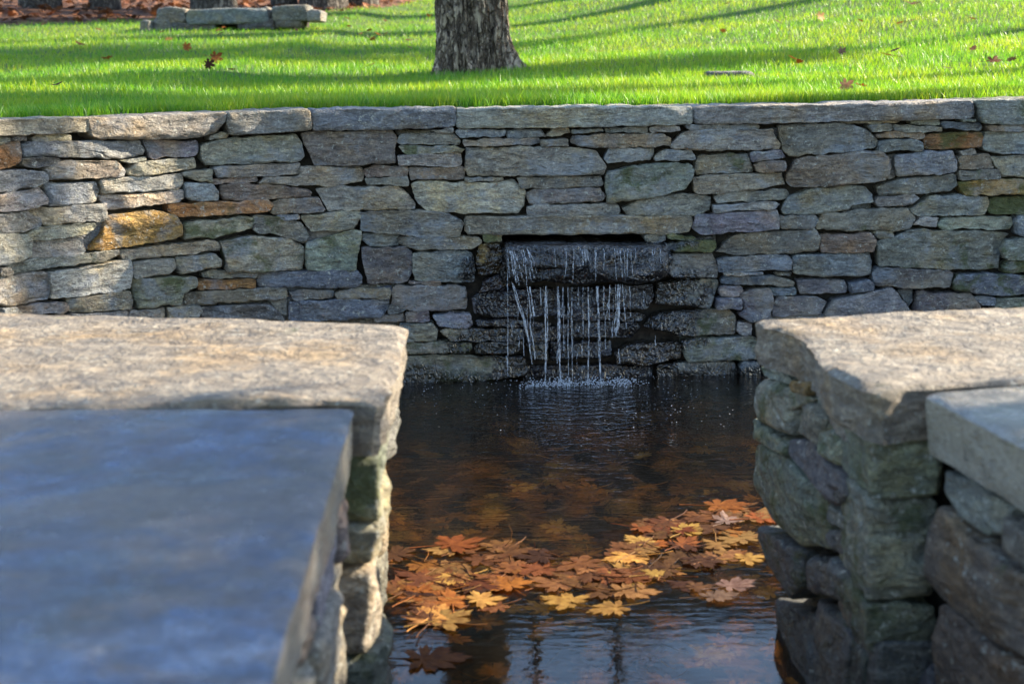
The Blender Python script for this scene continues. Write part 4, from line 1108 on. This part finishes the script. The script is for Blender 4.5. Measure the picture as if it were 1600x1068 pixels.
def leafcloud(rnd, tips, per, spread, size):
    V, T = [], []; c = []
    for t in tips:
        c.append(t + rnd.normal(0, spread, (per, 3)))
    c = np.vstack(c); n = len(c)
    a = rnd.normal(0, 1, (n, 3)); a /= np.linalg.norm(a, axis=1, keepdims=True); bq = rnd.normal(0, 1, (n, 3)); bq = np.cross(a, bq); bq /= np.linalg.norm(bq, axis=1, keepdims=True)
    s = rnd.uniform(.6, 1.2, (n, 1)) * size
    V = np.stack([c - a * s, c + bq * s * .55, c + a * s, c - bq * s * .55], 1).reshape(-1, 3)
    i = np.arange(n)[:, None] * 4
    return V, np.concatenate([i + np.array([0, 1, 2]), i + np.array([0, 2, 3])], 1).reshape(-1, 3)
def tree_meshes(seed, H, r0, clear, depth=3, per=5, leaf_size=.055, k=9, bark_m=None, leafmat=None, nl=9):
    rnd = np.random.default_rng(seed)
    V, F = [], []
    n = 14; path = []; rad = []
    for i in range(n + 1):
        f = i / n
        path.append((.25 * math.sin(f * 3 + seed) * f * H * .06, .25 * math.cos(f * 2.3 + seed) * f * H * .05, f * H - .3)); rad.append(r0 * (1 - .82 * f) * (1 + .45 * math.exp(-f * 30)))
    tube(path, rad, k, V, F)
    tme = bpy.data.meshes.new('trunk'); tme.from_pydata([tuple(x) for x in V], [], F); tme.materials.append(bark_m or M['bark_far'])
    tme.polygons.foreach_set('use_smooth', np.ones(len(tme.polygons), bool))
    V, F, tips = [], [], []
    for i in range(nl):
        f = clear + (1 - clear) * (i + .3) / nl
        bi = f * n; i0 = min(int(bi), n - 1)
        base = np.array(path[i0]) * (1 - bi + i0) + np.array(path[i0 + 1]) * (bi - i0)
        a = i * 2.4 + rnd.uniform(-.4, .4)
        d = np.array([math.cos(a), math.sin(a), rnd.uniform(.35, 1.0)]); d /= np.linalg.norm(d)
        branches(rnd, base, d, H * .30 * (1.15 - f * .6), r0 * (1 - .82 * f) * .6, depth - 1, V, F, tips)
    bme = bpy.data.meshes.new('limbs'); bme.from_pydata([tuple(x) for x in V], [], F); bme.materials.append(bark_m or M['bark_far'])
    lv, lt = leafcloud(rnd, tips, per, .28, leaf_size)
    cme = bpy.data.meshes.new('crown'); cme.from_pydata(lv.tolist(), [], lt.tolist()); cme.materials.append(leafmat or M['crown'])
    return tme, bme, cme
def plant_tree(name, meshes, loc, rz, sc, label, group, cat='tree'):
    t = empty(name, loc, label, cat, group); t.rotation_euler.z = rz; t.scale = (sc, sc, sc)
    for nm, me in zip(('trunk', 'limbs', 'crown'), meshes):
        o = bpy.data.objects.new(nm, me); COL.objects.link(o); o.parent = t
    return t
TVD = tree_meshes(15, 15, .17, .35, per=11, leaf_size=.06)
TVR = tree_meshes(14, 20, .31, .64, per=4)
TV = [tree_meshes(11, 17, .21, .38, per=2, nl=7), tree_meshes(12, 19, .24, .45, per=1, nl=7), tree_meshes(13, 15, .17, .35, per=2, nl=7)]
def base_at(x, y): return (x, y, float(lawn_z(x, y)))
_w = [on_lawn(*c) for c in ((336, 26), (165, 13), (62, 9), (505, 14), (565, 8), (445, 12))]
woods = [(_w[0][0], _w[0][1], 0, 'grey tree trunk in leaf litter behind the spring box'), (_w[1][0], _w[1][1], 2, 'thin trunk at the wood edge left of the spring box'), (_w[2][0], _w[2][1], 1, 'trunk at the wood edge nearest the left picture edge'), (_w[3][0], _w[3][1], 1, 'dark broad trunk base just right of the spring box'),
         (_w[4][0], _w[4][1], 2, 'trunk at the wood edge just left of the big lawn tree'), (_w[5][0], _w[5][1], 2, 'slim trunk standing right behind the spring box'),
         (-9.8, 26, 1, None), (-5.2, 29, 2, None), (.6, 31, 1, None), (2.2, 29, 2, None), (8, 36, 1, None), (12, 34, 2, None), (-13, 31, 0, None), (16, 39, 1, None), (-8, 36, 0, None), (-16, 38, 1, None), (11, 45, 0, None)]
for k, (x_, y_, vi, lab) in enumerate(woods):
    plant_tree('woodland_tree', TV[vi], base_at(x_, y_), k * 1.9, rng.uniform(.85, 1.15), lab or 'tall thinly leaved tree deep in the woods past the lawn', 'trees of the wood beyond the lawn')
for k, (pp, x_, vi, sc) in enumerate([(15.2, 12., 3, 1.3), (5.0, 9.4, 4, .85), (18.2, 11., 3, 1.2)]):
    y_ = (pp + x_ * math.sin(SUN_AZ)) / math.cos(SUN_AZ)
    plant_tree('lawn_edge_tree', TVR if vi == 3 else TVD if vi == 4 else TV[vi], base_at(x_, y_), k * 1.3 + .5, sc, 'tall tree right of the picture whose shadow falls over the lawn', 'trees to the right of the lawn')
# unseen evergreen added right of the picture, crown shaped to shade the blue slab
rnd = np.random.default_rng(5)
Sx = np.array([math.cos(SUN_AZ), math.sin(SUN_AZ)])
eb = np.array([-.9, 1.45]) + Sx * 5.6
V, F = [], []
tube([(0, 0, -1.), (.02, 0, 1.2), (0, .03, 2.6), (.02, 0, 4.6)], [.11, .09, .07, .02], 9, V, F)
tme = bpy.data.meshes.new('trunk'); tme.from_pydata([tuple(x) for x in V], [], F); tme.materials.append(M['bark_far'])
V, F, tips = [], [], []
for i in range(16):
    a = i * 2.4; zz = 2.5 + i * .13
    branches(rnd, np.array([0, 0, zz]), np.array([math.cos(a), math.sin(a), .25]), .6, .03, 1, V, F, tips)
bme = bpy.data.meshes.new('limbs'); bme.from_pydata([tuple(x) for x in V], [], F); bme.materials.append(M['bark_far'])
c = rnd.uniform(-1, 1, (900, 3)); c = c[(c ** 2).sum(1) < 1] * np.array([.72, .72, 1.25]) + np.array([0, 0, 3.75])
lv, lt = leafcloud(rnd, list(c), 12, .06, .05)
cme = bpy.data.meshes.new('crown'); cme.from_pydata(lv.tolist(), [], lt.tolist()); cme.materials.append(M['evergreen'])
plant_tree('added_evergreen', (tme, bme, cme), (float(eb[0]), float(eb[1]), .2), 0, 1, 'unseen evergreen added right of the picture to shade the blue slab', 'unseen evergreens added to the right')
for pp, x_, sc in ((6.1, 8.6, 1.5), (8.25, 10., 1.25), (12.3, 17., 2.6)):  # more unseen evergreens added, sized to throw broad shade bands over the lawn
    y_ = (pp + x_ * math.sin(SUN_AZ)) / math.cos(SUN_AZ)
    plant_tree('added_evergreen', (tme, bme, cme), base_at(x_, y_), pp, sc, 'unseen evergreen added right of the picture, %s' % ('shading the lawn beside the wall' if pp < 8 else 'shading the lawn in front of the tree' if pp < 9 else 'shading the back of the lawn'), 'unseen evergreens added to the right')

# the lawn tree: furrowed trunk with root flare
tb = on_lawn(742, 113)
rnd = np.random.default_rng(21)
tree = empty('lawn_tree', tuple(tb), 'thick furrowed tree trunk rising from the lawn above the waterfall', 'tree')
kz, ka = 190, 260
DT = tb[1]
r_top = 46 / FPX * DT
Hh = 3.2
zz = np.linspace(-.12, Hh, kz)[:, None] * np.ones((1, ka)); th = np.linspace(0, 2 * math.pi, ka, endpoint=False)[None, :] * np.ones((kz, 1))
flare = np.exp(-np.maximum(zz, 0) / .11)
r0 = r_top * (1 + .06 * np.exp(-zz / .5)) + .008 * flare
r0 += flare * (.20 * np.exp(-((th - 5.98) / .30) ** 2) + .05 * np.exp(-((th - 3.6) / .4) ** 2) + .06 * np.exp(-((th - 4.6) / .25) ** 2) + .06 * np.exp(-((th - 1.5) / .5) ** 2))
cxy = np.stack([np.cos(th), np.sin(th)], -1)
P3 = np.stack([cxy[..., 0] * 5.2, cxy[..., 1] * 5.2, zz * 2.6 + .25 * np.sin(th * 3)], -1).reshape(-1, 3)
nb = fbm(P3 * np.array([1, 1, .8]), 3, 31)
rid = 1 - np.abs(fbm(P3 * np.array([1.9, 1.9, 1.0]), 3, 77)) * 1.8
r0 += .036 * np.clip(rid.reshape(kz, ka), -.7, 1) + .014 * nb.reshape(kz, ka)
def knot(z0, t0, rr, amp):
    d2 = ((zz - z0) / rr) ** 2 + ((th - t0) * r_top / rr) ** 2
    return amp * (np.exp(-d2) - 1.3 * np.exp(-d2 * 6))
r0 += knot(.40, 4.05, .05, .05) + knot(.10, 4.36, .03, .02)
V = np.stack([cxy[..., 0] * r0 - .03 * zz / 1., cxy[..., 1] * r0, zz], -1).reshape(-1, 3) + tb
F = [(i * ka + j, i * ka + (j + 1) % ka, (i + 1) * ka + (j + 1) % ka, (i + 1) * ka + j) for i in range(kz - 1) for j in range(ka)]
mesh_obj('trunk', V, F, M['bark'], tree)
V, F, tips = [], [], []
top = tb + np.array([-.03 * Hh, 0, Hh - .1])
for i in range(6):
    a = i * 1.05; d = np.array([math.cos(a) * .7, math.sin(a) * .7, 1.0]); d /= np.linalg.norm(d)
    branches(rnd, top.copy() - np.array([0, 0, .1 * (i % 2)]), d, 3.4, r_top * .62, 2, V, F, tips)
mesh_obj('limbs', V, F, M['bark_far'], tree)
lv, lt = leafcloud(rnd, tips, 3, .3, .06)
mesh_obj('crown', lv, [tuple(int(i) for i in t) for t in lt], M['crown'], tree, smooth=False)

# ------------------------------------------------------------------ stone spring box at the back of the lawn, and a flat stone
c0 = on_lawn(370, 47)
sbx = empty('spring_box', tuple(c0), 'low stone spring box with a long slab at the back left of the lawn', 'stone structure')
Yc = c0[1]
mpx = lambda px: (px - 370) / FPX * Yc * 1.0
def bmap(U, V, W): return np.stack([c0[0] + U, c0[1] - W, c0[2] + .02 + V * 1.1], -1)
def px2(px, py): return ((px - 370) / FPX * Yc, (41 - py) / FPX * Yc)
for i, (code, x0, x1, y0, y1, dp) in enumerate([('b', 293, 420, 16, 30, .03), ('g', 246, 292, 14, 27, 0), ('g', 272, 335, 31, 41, 0), ('d', 372, 428, 30, 39, 0), ('g', 424, 482, 13, 27, .02), ('g', 240, 271, 29, 42, 0), ('l', 226, 244, 31, 43, .1), ('d', 405, 422, 15, 27, -.05), ('l', 480, 500, 20, 28, .1), ('g', 428, 470, 27, 36, 0), ('r', 246, 272, 26, 31, -.03)]):
    a, bq = px2(x0, y1), px2(x1, y0)
    j = lambda: rng.uniform(-.028, .028)
    v, f = piece([(a[0], a[1] - .04), (bq[0], a[1] - .04), (bq[0] + j(), (a[1] + bq[1]) / 2), (bq[0] + j(), bq[1] + j()), ((a[0] + bq[0]) / 2, bq[1] + j()), (a[0] + j(), bq[1])], bmap, thick=.45, n=48, r=.03, rough=.02, seed=700 + i, depth=dp, taper=.98, sides=3, cut=.12, freq=.5)
    tc = tint(code, rng); mesh_obj('stone', v, f, M['coping'], sbx, col=(tc[0] * .55, tc[1] * .55, tc[2] * .55, 0), sharp=26)
q0, q1 = px2(262, 44), px2(470, 20)
V = [bmap(np.array([u_]), np.array([v_]), np.array([w_]))[0] for w_ in (-.22, -.6) for u_, v_ in ((q0[0], q0[1] - .1), (q1[0], q0[1] - .1), (q1[0], q1[1]), (q0[0], q1[1]))]
mesh_obj('wall_core', V, [(0, 1, 2, 3), (7, 6, 5, 4), (0, 4, 5, 1), (1, 5, 6, 2), (2, 6, 7, 3), (3, 7, 4, 0)], M['core'], sbx, smooth=False)
fs = on_lawn(1140, 124)
v, f = piece([(-.12, -.05), (.11, -.06), (.14, .02), (.05, .06), (-.13, .05)], lambda U, V, W: np.stack([fs[0] + U, fs[1] + V, fs[2] + .04 + W], -1), thick=.08, n=40, r=.012, rough=.006, seed=801, sides=2)
o = mesh_obj('flat_stone', v, f, M['coping'], None, col=(.12, .12, .125, 0)); tag(o, 'dark flat stone lying in the grass right of the tree', 'stone')
